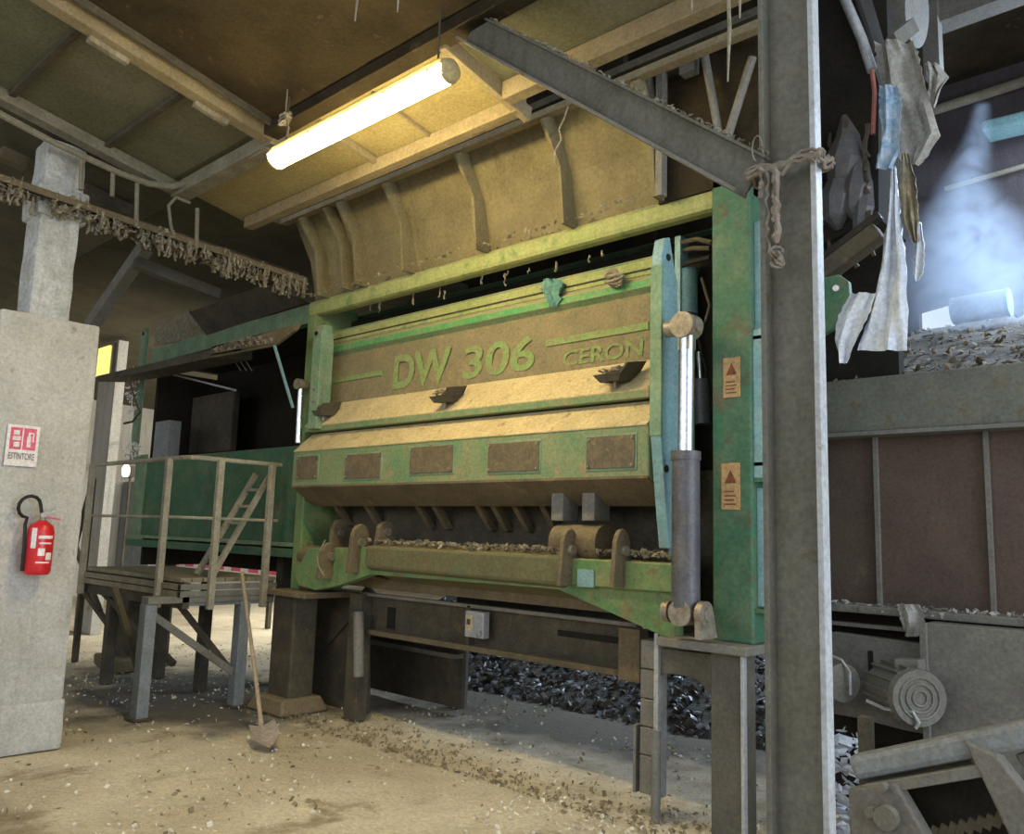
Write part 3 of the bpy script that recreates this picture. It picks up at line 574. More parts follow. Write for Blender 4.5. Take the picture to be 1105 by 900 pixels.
# upright cable duct standing by the right leg
t = thing('cable_duct', P(700, 868, z=0), 'upright jointed grey duct standing on the floor beside the right leg of the shredder', 'duct')
dx = P(700, 868, z=0); Yd = 4.33
zt_ = [1.0, .83, .66, .50, .34, .12]
a = P(690, 780, y=Yd).x; b = P(707, 780, y=Yd).x
for i in range(5): MB().box(a + .003, b, Yd, Yd + .10, zt_[i + 1] + .006, zt_[i]).build('duct_section', GREY, t, bevel=.006)
MB().box(b, b + .03, Yd - .02, Yd + .08, .12, 1.05).build('side_rail', BRIGHT, t, bevel=.003)
a2 = P(683, 830, y=Yd).x; MB().box(a2, a2 + .018, Yd, Yd + .09, .12, .5).build('guide_strip', GREY, t)
MB().cyl((b + .02, Yd - .02, 0), (b + .02, Yd - .02, .5), .028, 12).build('post', GREY, t, smooth=True)
MB().tube([(b + .03, Yd + .02, 1.0), (b + .05, Yd, 1.07), (b - .02, Yd, 1.1), (b - .1, Yd + .03, 1.08)], .02, 8).build('top_hook', BRIGHT, t, smooth=True)
t2_ = MB().box(P(672, 700, y=4.5).x, P(695, 700, y=4.5).x, 4.45, 4.55, .72, 1.04).build('mounting_plate', BROWN, t, bevel=.005)

# ================================================================== HOPPER
hz = lambda Y, k: 1.6 + k * Y
H = thing('hopper', (-4.8, 4.3, 3.7), 'ribbed tan steel hopper rising above the green top beam of the shredder', 'hopper')
hx0 = P(316, 240, y=4.05).x; hx1 = P(684, 160, y=4.05).x
prof = [(4.06, hz(4.06, .705)), (4.27, 4.09), (4.36, 3.70)]
pr2 = [(y + .03, z) for y, z in prof[::-1]]
MB().prism([(hx0, y, z) for y, z in prof + pr2], (hx1 - hx0, 0, 0)).build('shell', HOPM, H)
MB().obox((hx0 - .3, 4.02, hz(4.02, .705)), (hx1 + .95, 4.02, hz(4.02, .705)), .07, .05).build('rim', BEAMW, H, bevel=.006)
MB().obox((hx0 - .3, 4.06, hz(4.06, .725)), (hx1 + .95, 4.06, hz(4.06, .725)), .05, .05).build('rim_angle', DSTEEL, H)
for px, py in ((322, 235), (348, 228), (362, 224), (412, 203), (490, 172), (583, 128), (681, 90)):
    x = P(px, py, y=3.96).x
    mb = MB().prism([(x, 3.95, hz(3.95, .70)), (x, 4.15, 4.10), (x, 4.20, 3.71), (x, 4.37, 3.71), (x, 4.28, 4.09), (x, 4.06, hz(4.06, .70))], (.028, 0, 0))
    mb.build('rib', HOPM, H, bevel=.003)
MB().box(hx1 + .02, hx1 + .95, 4.30, 4.34, 3.7, 4.6).build('rear_panel', CEILD, H)
x = P(638, 200, y=4.2).x + .35
MB().box(P(709, 190, y=4.2).x, P(716, 190, y=4.2).x, 4.18, 4.24, 3.7, 4.55).build('strut', GREY, H)
MB().box(P(755, 100, y=4.6).x, P(800, 100, y=4.6).x, 4.6, 4.64, 3.7, 4.8).build('back_sheet', BROWN, H)
scraps(MB(), [Vec((random.uniform(hx0, hx1), 4.2 + random.uniform(-.03, .05), 3.735)) for _ in range(200)], .008, .025).build('dust_crust', FLUFF, H, kind='stuff')
# white wire dangling over the hopper
props(MB().tube([P(x, y, y=3.9) for x, y in ((613, 115), (609, 128), (603, 140), (606, 150), (599, 163), (598, 177))], .006, 5).build('hanging_wire', FLUFF), 'thin pale wire dangling in front of the hopper ribs', 'wire')

# ================================================================== LAMP
Yl = 2.8; la = P(297, 174, y=Yl); lb = P(488, 80, y=Yl); lb.z = la.z
t = thing('fluorescent_lamp', (la + lb) / 2, 'lit yellow-white fluorescent batten lamp hanging under the ceiling', 'lamp')
MB().obox(la + Vec((.03, 0, .045)), lb + Vec((-.03, 0, .045)), .12, .05).build('housing', LAMPH, t, bevel=.012)
mb = MB(); n = 9; pr = [(.074 * math.cos(math.pi + math.pi * i / n), .074 * math.sin(math.pi + math.pi * i / n)) for i in range(n + 1)]
mb.prism([(la.x + .02, Yl + a, la.z + .02 + b) for a, b in pr], (lb.x - la.x - .04, 0, 0)); mb.build('diffuser', LAMPM, t, smooth=True)
for e, s in ((la, 1), (lb, -1)):
    MB().tube([e + Vec((s * .03, 0, .01)), e + Vec((s * .0, 0, .01)), e + Vec((-s * .02, 0, .012))], [.072, .062, .035], 16).build('end_cap', LAMPH, t, smooth=True)
for dx_ in (.12, lb.x - la.x - .12):
    MB().tube([la + Vec((dx_, 0, .06)), Vec((la.x + dx_, Yl, cz(Yl)))], .006, 6).build('suspension_wire', DSTEEL, t)
for i in range(5):
    MB().disc(la + Vec((.12 + (lb.x - la.x - .24) * i / 4, -.068, .02)), (0, 1, 0), .014, .012, 8).build('clip', LAMPH, t)
# knotted hook above the left lamp end
mb = MB(); c = P(308, 128, y=2.75)
for s in range(4):
    mb.tube([c + Vec((.05 * math.cos(a * (1 + .2 * s)), .02 * math.sin(a * 2), .035 * math.sin(a + s))) for a in [i * .6 for i in range(10)]], .007, 5)
mb.tube([c, c + Vec((.0, 0, .12)), Vec((c.x, 2.75, cz(2.75)))], .005, 5)
mb.tube([c, c + Vec((.05, 0, -.08)), c + Vec((.04, 0, -.14))], .006, 5)
props(mb.build('dusty_hook', FLUFF), 'knotted dust-covered hook hanging beside the left end of the lamp', 'hook')

# ================================================================== STEEL COLUMN, BRACE, WIRE
Yc = 2.8; xa = P(823, 450, y=Yc).x; xb = P(884, 450, y=Yc).x
xw0 = P(822, 450, y=Yc).x; xw1 = P(886, 450, y=Yc).x
t = thing('steel_column', ((xw0 + xw1) / 2, Yc + .12, 0), 'tall grey H-section steel column standing in front of the shredder on the right', 'column')
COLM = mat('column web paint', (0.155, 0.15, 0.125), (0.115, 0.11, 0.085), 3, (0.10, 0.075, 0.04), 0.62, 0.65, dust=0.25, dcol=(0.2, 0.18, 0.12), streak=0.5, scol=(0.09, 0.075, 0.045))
COLF = mat('daylit column flange', (0.44, 0.46, 0.48), (0.36, 0.37, 0.38), 6, (0.25, 0.2, 0.15), 0.64, 0.5, dust=0.1, streak=0.25, scol=(0.25, 0.22, 0.18))  # lighter than the web: daylight on this flange put into its colour
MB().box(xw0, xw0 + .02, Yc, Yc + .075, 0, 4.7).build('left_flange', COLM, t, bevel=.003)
MB().box(xw1 - .022, xw1, Yc - .0, Yc + .055, 0, 4.7).build('right_flange', COLF, t, bevel=.003, label='right flange coloured pale for the daylight')
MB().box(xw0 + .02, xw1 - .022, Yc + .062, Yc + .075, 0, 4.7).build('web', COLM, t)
MB().box(xw0 - .08, xw1 + .08, Yc - .08, Yc + .16, 0, .025).build('base_plate', GREY, t)
# brace
b0 = P(510, 32, y=2.96); b1 = P(813, 197, y=Yc + .02)
t = thing('brace_beam', b1, 'diagonal grey steel channel rising left from the H column to the ceiling', 'beam')
d = (b1 - b0).normalized(); nrm = Vec((0, -1, 0)); up = d.cross(nrm); up = up if up.z > 0 else -up
b1 = b1 + up * .02
hgt = .155
MB().obox(b0, b1, .012, hgt, up).build('web', COLM, t)
MB().obox(b0 - up * hgt / 2 + Vec((0, -.03, 0)), b1 - up * hgt / 2 + Vec((0, -.03, 0)), .09, .014, up).build('lower_flange', GREY, t, bevel=.002)
MB().obox(b0 + up * hgt / 2 + Vec((0, -.01, 0)), b1 + up * hgt / 2 + Vec((0, -.01, 0)), .05, .012, up).build('upper_flange', COLM, t, bevel=.002)
scraps(MB(), [b0.lerp(b1, random.random()) + up * (hgt / 2 + .01) + Vec((0, random.uniform(-.03, .02), random.uniform(0, .012))) for _ in range(260)], .006, .018).build('dust_crust', FLUFF, t, kind='stuff')
# caked wire wound about the column
mb = MB()
zc = P(850, 180, y=Yc).z
def ring(dz, jit, r):
    loop = []
    cor = [(xw0 - .035, Yc - .03), (xw1 + .02, Yc - .03), (xw1 + .02, Yc + .10), (xw0 - .03, Yc + .10), (xw0 - .035, Yc - .03)]
    for i in range(4):
        for k in range(10):
            u = k / 10; x = cor[i][0] * (1 - u) + cor[i + 1][0] * u; y = cor[i][1] * (1 - u) + cor[i + 1][1] * u
            loop.append(Vec((x + random.uniform(-jit, jit), y + random.uniform(-jit, jit) * .6, zc + dz + random.uniform(-jit, jit) + .012 * math.sin(k))))
    loop.append(loop[0]); mb.tube(loop, [r * random.uniform(.6, 1.5) for _ in loop], 6)
ring(0, .008, .010); ring(-.015, .012, .008); ring(.012, .010, .006)
def dang(px, y0_, y1_, r, n=14, j=.008, Y=Yc - .04):
    a = P(px, y0_, y=Y); b = P(px, y1_, y=Y)
    pts = [a.lerp(b, i / n) + Vec((random.uniform(-j, j), random.uniform(-j, j), 0)) for i in range(n + 1)]
    mb.tube(pts, [r * random.uniform(.6, 1.5) for _ in pts], 6)
dang(838, 182, 262, .011); dang(836, 184, 240, .008); dang(822, 180, 215, .008); dang(828, 185, 275, .005)
c = P(838, 275, y=Yc - .04)
for s in range(4): mb.tube([c + Vec((.022 * math.cos(a + s), .012 * math.sin(2 * a), .03 * math.sin(a) - .006 * s)) for a in [i * .6 for i in range(11)]], .006, 5)
c = P(817, 160, y=Yc - .03); mb.tube([c + Vec((.02 * math.cos(a), 0, .05 * math.sin(a))) for a in [i * .5 for i in range(10)]], .003, 5)
props(mb.build('tangled_wire', ROPE, smooth=True), 'dust-caked wire wound round the H column with knotted ends hanging down', 'wire')

# ================================================================== LEFT: PILLAR, SIGN, EXTINGUISHER
t = thing('concrete_pillar', (-6.85, 2.07, 0), 'massive pale concrete pillar at the left edge, carrying the extinguisher', 'pillar')
def rough_box(x0, x1, y0, y1, z0, z1, n=14, amp=.008, ch=.03):
    import bmesh
    bm = bmesh.new(); bmesh.ops.create_cube(bm, size=1)
    for v in bm.verts: v.co = Vec((x0 + (v.co.x + .5) * (x1 - x0), y0 + (v.co.y + .5) * (y1 - y0), z0 + (v.co.z + .5) * (z1 - z0)))
    bmesh.ops.bevel(bm, geom=bm.edges[:], offset=ch, segments=2, affect='EDGES', profile=.6)
    bmesh.ops.subdivide_edges(bm, edges=[e for e in bm.edges if e.calc_length() > .2], cuts=n, use_grid_fill=True)
    for v in bm.verts: v.co += Vec((1, 1, 1)) * 0 + v.normal * 0 + Vec((noise.noise(v.co * 5), noise.noise(v.co * 5 + Vec((9, 0, 0))), noise.noise(v.co * 5 + Vec((0, 9, 0))))) * amp
    m_ = MB(); m_.v = [v.co.copy() for v in bm.verts]; bm.verts.index_update(); m_.f = [[v.index for v in f.verts] for f in bm.faces]; m_.mi = [0] * len(m_.f); bm.free(); return m_
rough_box(-7.3, -6.51, 1.74, 2.415, .33, 3.07).build('shaft', CONC, t, smooth=True)
rough_box(-7.32, -6.495, 1.72, 2.43, 0, .345).build('plinth', CONC, t, smooth=True)
t = thing('concrete_post', (-6.9, 2.1, 3.05), 'rough whitewashed concrete post standing on top of the big pillar', 'post')
a = P(33, 320, x=-6.78).y; b = P(77, 335, x=-6.78).y
rough_box(-7.1, -6.78, a, b, 3.05, 4.52, amp=.012).build('shaft', CONCW, t, smooth=True)
rough_box(-7.13, -6.76, a - .03, b + .05, 3.9, 4.15, amp=.02, n=6).build('collar', CONCW, t, smooth=True)
# sign
XS = -6.492
p = P(9, 457, x=XS); q = P(44, 460, x=XS); r_ = P(38, 505, x=XS)
y0_, y1_, zt2, zb2 = p.y, q.y, p.z + .0, P(20, 503, x=XS).z
t = thing('safety_sign', (XS, (y0_ + y1_) / 2, zb2), 'white ESTINTORE sign with pink-red pictograms on the concrete pillar', 'sign')
MB().box(XS - .006, XS, y0_, y1_, zb2, zt2).build('board', WHITE, t, bevel=.001)
w = y1_ - y0_; h = zt2 - zb2
MB().box(XS, XS + .002, y0_ + w * .10, y0_ + w * .90, zb2 + h * .40, zb2 + h * .93).build('pictogram_field', PINK, t)
mb = MB()
ic = XS + .002
def ib(u0, u1, v0, v1): mb.box(ic, ic + .001, y0_ + w * u0, y0_ + w * u1, zb2 + h * v0, zb2 + h * v1)
ib(.46, .50, .40, .93)
ib(.20, .38, .75, .86); ib(.18, .42, .62, .72); ib(.22, .40, .46, .58)       # hand and flame
ib(.62, .74, .47, .74); ib(.65, .71, .74, .80); ib(.65, .82, .80, .83); ib(.79, .83, .60, .82)   # extinguisher
mb.build('pictogram', WHITE, t)
lettering('ESTINTORE', (XS + .0, y0_ + w * .1, zb2 + h * .16), (XS + .0, y0_ + w * .9, zb2 + h * .16), h * .16, INK, .01, parent=t, normal=(1, 0, 0))
# extinguisher
XE = -6.40; et = P(47, 563, x=XE); eb = P(38, 620, x=XE)
cy_ = (et.y + eb.y) / 2
t = thing('fire_extinguisher', (XE, cy_, eb.z), 'red fire extinguisher with a white label hanging on the concrete pillar', 'fire extinguisher')
R_ = .085; z0_, z1_ = eb.z, et.z
body = MB().tube([(XE, cy_, z0_), (XE, cy_, z0_ + .012), (XE, cy_, z0_ + .03), (XE, cy_, z1_ - .07), (XE, cy_, z1_ - .03), (XE, cy_, z1_ - .006), (XE, cy_, z1_ + .01)], [.07, .08, R_, R_, .075, .045, .025], 28).build('body', RED, t, smooth=True)
def wrap(u0, u1, za, zb_, m, nm):
    n = 8; m_ = MB(); vs = []
    for i in range(n + 1):
        a = u0 + (u1 - u0) * i / n
        for z in (za, zb_): vs.append((XE + (R_ + .002) * math.cos(a), cy_ + (R_ + .002) * math.sin(a), z))
    m_.add(vs, [(2 * i, 2 * i + 2, 2 * i + 3, 2 * i + 1) for i in range(n)]); m_.build(nm, m, body, smooth=True)
H_ = z1_ - z0_
wrap(-1.0, -.6, z0_ + H_ * .5, z0_ + H_ * .88, WHITE, 'label')
wrap(-.45, .7, z0_ + H_ * .68, z0_ + H_ * .74, WHITE, 'label'); wrap(-.35, .6, z0_ + H_ * .58, z0_ + H_ * .61, WHITE, 'label')
wrap(-.4, .1, z0_ + H_ * .36, z0_ + H_ * .50, WHITE, 'label'); wrap(.2, .7, z0_ + H_ * .28, z0_ + H_ * .42, WHITE, 'label'); wrap(-.5, .6, z0_ + H_ * .22, z0_ + H_ * .25, WHITE, 'label')
MB().cyl((XE, cy_, z1_), (XE, cy_, z1_ + .06), .02, 14).build('valve', PIN, t, smooth=True)
MB().obox((XE, cy_ - .02, z1_ + .05), (XE + .01, cy_ + .12, z1_ + .09), .02, .012).build('lever', BRIGHT, t)
MB().obox((XE, cy_ - .02, z1_ + .035), (XE + .01, cy_ + .11, z1_ + .02), .02, .012).build('handle', PINK, t, label='faded red carrying handle')
MB().disc((XE + .03, cy_ - .01, z1_ + .045), (1, 0, 0), .018, .02, 14).build('gauge', BRIGHT, t)
hp = [(XE, cy_ - .01, z1_ + .06)] + [(XE - .02 + .02 * math.sin(a), cy_ - .085 + .07 * math.cos(a), z1_ + .10 + .075 * math.sin(a)) for a in [(.2 + i * .45) for i in range(11)]] + [(XE - .02, cy_ - .10, z1_ - .02), (XE - .0, cy_ - .098, z1_ - .15), (XE - .0, cy_ - .096, z1_ - .34)]
MB().tube(hp, .012, 8).build('hose', RUBBER, t, smooth=True)
MB().obox((-6.5, cy_ - .02, z1_ - .05), (XE, cy_ - .02, z1_ - .0), .03, .01).build('wall_hook', DSTEEL, t)
MB().box(-6.515, -6.49, cy_ - .03, cy_ + .03, z0_ + .1, z0_ + .3).build('wall_bracket', DSTEEL, t)

# ================================================================== PLATFORM WITH HANDRAIL
XP = -7.0; zd = 1.14
yc0 = P(195, 623, x=XP).y      # front corner of the deck
T = thing('access_platform', (-7.8, 4.4, 0), 'raised steel access platform with board deck and tube handrail left of the shredder', 'platform')
XB = -9.1; YE = 4.38
dk = zd
mb = MB()
for i in range(9):
    ya = yc0 + (YE - yc0) * i / 9; mb.box(XB, XP, ya + .004, ya + (YE - yc0) / 9 - .004, dk - .035, dk)
mb.build('deck', PLANK, T, bevel=.003)
for z_ in (0.0, .06):
    MB().box(XB, XP + .02, yc0 - .02, yc0, dk - .10 - z_, dk - .05 - z_).build('edge_board', PLANK, T, bevel=.003)
    MB().box(XP, XP + .02, yc0 - .02, YE, dk - .10 - z_, dk - .05 - z_).build('edge_board', GREY, T, bevel=.003)
MB().box(XB, XP + .01, yc0 + .03, yc0 + .09, dk - .26, dk - .04).build('front_bearer', DSTEEL, T)
yl1 = P(160, 700, x=XP).y; yl2 = P(262, 700, x=XP).y
MB().box(XP - .06, XP - .01, yc0 + .1, YE, dk - .24, dk - .12).build('side_bearer', BLUEG, T, bevel=.004)
top_z = .93
for yy in (yl1, yl2):
    l = MB().box(XP - .12, XP, yy - .05, yy + .05, 0.01, top_z).build('leg', BLUEG, T, bevel=.008)
    MB().box(XP - .15, XP + .03, yy - .08, yy + .08, 0, .015).build('foot_plate', DSTEEL, l)
MB().box(XP - .12, XP + .01, yl1 - .04, yl2 + .12, top_z - .0, top_z + .06).build('cross_beam', GREY, T, bevel=.005)
for (x_, y_) in ((XB + .3, yc0 + .2), (XB + .3, YE - .2), (XP - .9, YE - .2)):
    MB().box(x_ - .05, x_ + .05, y_ - .05, y_ + .05, 0, dk - .04).build('leg', DSTEEL, T, bevel=.006)
MB().obox((XP - .07, yl1 + .05, top_z - .1), (XP - .07, yl2 - .02, .28), .03, .06).build('diagonal_brace', GREY, T)
MB().obox((XP - .1, yl2, .25), (XP - .5, yl2 - .5, 1.0), .05, .05).build('diagonal_brace', DSTEEL, T)
MB().obox((XP - .1, yl1, .35), (XP - .9, yl1 + .05, 1.0), .05, .05).build('diagonal_brace', DSTEEL, T)
MB().obox((XP - 1.9, yl1 + .3, .95), (XP - .75, yl1 + .6, .3), .05, .05).build('diagonal_brace', DSTEEL, T)
# handrail
zr = P(195, 492, x=XP).z
r1 = .022
pts = [(XB, yc0, zr + .0), (XP - .15, yc0, zr), (XP - .04, yc0 + .03, zr), (XP, yc0 + .13, zr), (XP, P(303, 508, x=XP).y, zr)]
MB().tube(pts, r1, 10).build('top_rail', RAIL, T, smooth=True)
zm = dk + .52
MB().tube([(XB, yc0, zm), (XP - .15, yc0, zm), (XP, yc0 + .12, zm), (XP, pts[-1][1], zm)], .014, 8).build('middle_rail', RAIL, T, smooth=True)
for (x_, y_) in ((XP - .34, yc0 - .03), (XP + .03, P(232, 560, x=XP).y), (XP + .03, P(288, 560, x=XP).y), (XB + .03, yc0 - .03)):
    MB().box(x_ - .028, x_ + .028, y_ - .028, y_ + .028, dk - .27, zr).build('rail_post', RAIL, T, bevel=.006)
# deck ladder leaning behind the rail
t = thing('step_ladder', (-7.6, 4.6, dk), 'slim steel ladder leaning behind the platform handrail', 'ladder')
A1 = P(276, 512, y=4.32); B1 = P(213, 612, y=3.75); off = Vec((.24, 0.02, 0))
B1.z = dk + .01
for o_ in (Vec((0, 0, 0)), off): MB().obox(B1 + o_, A1 + o_, .03, .05).build('stile', RAIL, t)
for k in range(1, 6): MB().obox((B1.lerp(A1, k / 6)), (B1.lerp(A1, k / 6)) + off, .03, .025).build('rung', RAIL, t)
# dark steel props behind platform on the left
t = thing('prop_stand', (-9.3, 3.9, 0), 'dark crossed steel props standing at the far left end of the platform', 'stand')
for a, b in (((70, 560), (108, 660)), ((92, 640), (140, 705)), ((100, 520), (78, 600))):
    MB().obox(P(*a, y=3.9), P(*b, y=3.9), .05, .05).build('prop', DSTEEL, t)
xx = P(92, 600, y=3.9).x; MB().box(xx - .03, xx + .03, 3.87, 3.93, 0, 2.1).build('post', DSTEEL, t)
# thick rough pier behind platform
t = thing('rear_pier', P(145, 720, z=0), 'dark rough pier standing under the back of the platform', 'pier')
c = P(142, 720, z=0)
rough_box(c.x - .17, c.x + .17, c.y - .17, c.y + .17, .1, 1.02, n=5, amp=.02).build('shaft', DSTEEL, t, smooth=True)
rough_box(c.x - .32, c.x + .3, c.y - .3, c.y + .3, 0, .13, n=5, amp=.03).build('foot', BROWN, t, smooth=True)

# shovel
t = thing('shovel', P(285, 808, z=0), 'wooden-handled shovel leaning upright against the platform, blade on the floor', 'shovel')
s0 = P(282, 782, y=3.62); s1 = P(261, 618, x=-6.93)
MB().tube([s0, s0.lerp(s1, .33) + Vec((.008, 0, 0)), s0.lerp(s1, .66) + Vec((.004, 0, 0)), s1], [.018, .017, .016, .017], 10).build('handle', WOOD, t, smooth=True)
tip = P(292, 812, z=.008)
dn = (tip - s0).normalized(); sd = Vec((.85, .5, 0)).normalized() * .125; sd = sd - dn * sd.dot(dn); nn = dn.cross(sd).normalized()
if nn.z < 0: nn = -nn
rows = []; L_ = (tip - s0).length
for i in range(7):
    u = i / 6; w_ = (.95 if u < .55 else .95 - .95 * ((u - .55) / .45) ** 2); 
    rows.append([s0 + dn * L_ * (.05 + .95 * u) + sd * (w_ * s) + nn * (.03 * s * s + .012 * math.sin(u * 3)) for s in (-1, -.5, 0, .5, 1)])
mb = MB(); vs = [p for r in rows for p in r]; mb.add(vs + [p + nn * .004 for p in vs], [(i * 5 + j, i * 5 + j + 1, i * 5 + j + 6, i * 5 + j + 5) for i in range(6) for j in range(4)] + [(35 + i * 5 + j, 35 + i * 5 + j + 5, 35 + i * 5 + j + 6, 35 + i * 5 + j + 1) for i in range(6) for j in range(4)])
mb.build('blade', BLADE, t, smooth=True)
MB().tube([s0 - dn * .06, s0, s0 + dn * .1], [.022, .022, .01], 10).build('socket', BLADE, t, smooth=True)

# ================================================================== FEED CONVEYOR (left of the machine)
C = thing('feed_conveyor', (-8.5, 5, 0), 'green feed conveyor housing with a lifted awning flap, left of the shredder', 'conveyor')
Yg = 4.45
a = P(160, 375, y=Yg); b = P(321, 340, y=Yg)
gx0 = P(163, 385, y=Yg).x; gx1 = XL
zb0, zb1 = P(250, 370, y=Yg).z, P(250, 352, y=Yg).z
MB().box(gx0, gx1, Yg, Yg + .15, zb0, zb1).build('side_girder', GREENP, C, bevel=.008)
q = [P(206, 352, y=Yg + .02), P(222, 372, y=Yg + .02), P(330, 340, y=Yg + .02), P(330, 300, y=Yg + .5), P(290, 308, y=Yg + .5)]
MB().hexa([P(223, 362, y=Yg), P(332, 326, y=Yg), P(332, 326, y=Yg) + Vec((0, .03, 0)), P(223, 362, y=Yg) + Vec((0, .03, 0)),
           P(204, 337, y=Yg - .2), P(286, 307, y=Yg - .2), P(286, 307, y=Yg - .2) + Vec((0, .03, 0)), P(204, 337, y=Yg - .2) + Vec((0, .03, 0))]).build('cover_sheet', DSTEEL, C)
q = [P(x, y, y=Yg + .05) for x, y in ((166, 373), (169, 351), (203, 334), (222, 360), (205, 366))]
MB().prism(q, (0, .03, 0)).build('end_guard', FLUFF, C, bevel=.004, label='pale dusty end guard')
# awning flap
YA = 3.95
e1 = P(228, 384, y=YA); e2 = P(296, 372, y=YA); f1 = P(228, 376, y=YA); f2 = P(320, 350, y=YA)
fa = MB().prism([P(x, y, y=YA) for x, y in ((104, 406), (228, 377), (228, 386), (104, 412))], (0, .45, .06)).build('awning_flap', DSTEEL, C)
MB().prism([P(x, y, y=YA) for x, y in ((228, 376), (322, 349), (318, 356), (296, 373), (228, 386))], (0, .03, 0)).build('awning_lip', BROWN, C, label='tan dusty front lip of the flap')
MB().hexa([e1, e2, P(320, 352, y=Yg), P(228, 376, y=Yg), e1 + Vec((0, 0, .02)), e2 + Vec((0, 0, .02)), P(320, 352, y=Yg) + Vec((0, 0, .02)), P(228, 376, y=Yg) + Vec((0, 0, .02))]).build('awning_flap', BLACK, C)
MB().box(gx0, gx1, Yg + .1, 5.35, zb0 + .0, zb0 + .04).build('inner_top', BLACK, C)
mid = [(e1.lerp(e2, random.random())).lerp(f1.lerp(f2, .5), random.random() * .5) + Vec((0, 0, .04)) for _ in range(180)]
scraps(MB(), mid, .012, .05).build('flap_debris', FLUFF, C, kind='stuff')
MB().obox(e2, P(316, 440, y=4.2), .02, .02).build('flap_stay', PBLUE, C)
MB().obox(P(174, 401, y=4.6), P(254, 421, y=4.3), .02, .02).build('stay_rod', BRIGHT, C)
for k in range(3): MB().obox(P(249 + 6 * k, 383, y=4.5), P(260 + 6 * k, 400, y=4.5), .008, .01).build('rivet_bar', BRIGHT, C)
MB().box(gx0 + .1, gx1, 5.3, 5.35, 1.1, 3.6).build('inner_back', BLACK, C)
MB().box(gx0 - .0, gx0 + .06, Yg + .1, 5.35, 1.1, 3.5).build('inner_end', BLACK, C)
MB().box(P(206, 450, y=4.9).x, P(250, 450, y=4.9).x, 4.9, 5.0, P(230, 488, y=4.9).z, P(230, 425, y=4.9).z).build('motor_cover', DSTEEL, C, bevel=.02)
a = P(148, 500, y=Yg); zg1 = P(250, 487, y=Yg).z; zg0 = P(250, 586, y=Yg).z
MB().box(a.x, gx1 + .1, Yg, Yg + .06, zg0, zg1).build('side_panel', GREENC, C, bevel=.006)
MB().box(a.x, gx1 + .1, Yg - .06, Yg + .02, zg0 + .0, zg0 + .035).build('panel_flange', GREENP, C)
MB().box(a.x, gx1 + .1, Yg - .06, Yg + .3, zg0 - .10, zg0 - .02).build('chassis_rail', GREENC, C, bevel=.004)
MB().box(P(182, 500, y=Yg).x, P(186, 500, y=Yg).x, Yg - .03, Yg, zg0, zg1).build('panel_rib', GREENC, C)
MB().box(a.x, a.x + .3, Yg - .02, Yg, zg0, zg1 + .05).build('corner_panel', GREENP, C, bevel=.004)
MB().box(P(170, 480, y=Yg).x, P(185, 480, y=Yg).x, Yg - .05, Yg + .1, P(178, 494, y=Yg).z, P(178, 455, y=Yg).z).build('control_box', BLUEG, C, bevel=.006)
xh = P(152, 400, y=Yg - .05); 
u = P(152, 500, y=Yg - .05); v = P(152, 356, y=Yg - .05)
n = 8; w_ = .065; pz = [(xh.x - w_, Yg - .06, u.z), (xh.x + w_, Yg - .06, u.z), (xh.x + w_, Yg - .06, v.z - .06)] + [(xh.x + w_ * math.cos(a_), Yg - .06, v.z - .06 + .06 * math.sin(a_)) for a_ in [math.pi * i / n for i in range(1, n)]] + [(xh.x - w_, Yg - .06, v.z - .06)]
lb_ = MB().prism(pz, (0, .05, 0)).build('lug_bar', GREENP, C, bevel=.004)
MB().disc((xh.x, Yg - .062, v.z - .07), (0, 1, 0), .022, .01, 12).build('lug_hole', BLACK, lb_)
for (px) in (175, 300): 
    X_ = P(px, 640, y=4.9).x; MB().box(X_ - .06, X_ + .06, 4.9, 5.02, 0, zg0).build('leg', DSTEEL, C)
# lacy white scraps dangling at the conveyor end
mb = MB(); pts = [P(random.uniform(137, 149), random.uniform(400, 450), y=4.3) + Vec((0, random.uniform(-.03, .03), 0)) for _ in range(60)]
pts += [P(random.uniform(133, 152), random.uniform(478, 494), y=4.3) for _ in range(60)]
scraps(mb, pts, .012, .035); mb.tube([P(144, 395, y=4.3), P(142, 440, y=4.3), P(140, 470, y=4.3), P(143, 496, y=4.3)], .006, 5)
props(mb.build('hanging_scraps', WHITE, kind='stuff'), 'lacy white plastic scraps dangling at the far end of the green conveyor', 'scraps')
props(MB().tube([P(139, 407, y=3.9), P(145, 430, y=3.9), P(151, 445, y=3.9), P(143, 455, y=3.9), P(134, 457, y=3.9)], .013, 6).build('bent_bar', DSTEEL), 'thin bent black bar hanging from the tip of the awning flap', 'bar')

# red and white barrier far behind the platform, boxes behind it
YB = 7.4
a = P(163, 597, y=YB); b = P(215, 613, y=YB)
t = thing('barrier_board', (a.x, YB, 0), 'white barrier board with red blocks standing far behind the platform', 'barrier')
x0b, x1b = a.x, P(300, 597, y=YB).x
MB().box(x0b, x1b, YB, YB + .06, P(200, 616, y=YB).z, P(200, 598, y=YB).z + .05).build('board', WHITE, t)
hb = (P(200, 598, y=YB).z + .05) - P(200, 616, y=YB).z
for k in range(9):
    xk = x0b + .35 + k * .55; MB().box(xk, xk + .3, YB - .01, YB, P(200, 616, y=YB).z + hb * .25, P(200, 616, y=YB).z + hb * .62).build('red_block', PINK, t)
for X_ in (x0b + .2, x1b - .2): MB().box(X_ - .04, X_ + .04, YB, YB + .06, 0, P(200, 616, y=YB).z).build('leg', DSTEEL, t)
t = thing('blue_cabinet', P(150, 615, y=8.0), 'blue-grey steel cabinet standing beyond the platform near the pillar', 'cabinet')
a = P(133, 520, y=8.0); b = P(160, 600, y=8.0)
MB().box(a.x, b.x, 8.0, 8.6, 0, a.z).build('body', BLUEG, t, bevel=.02)
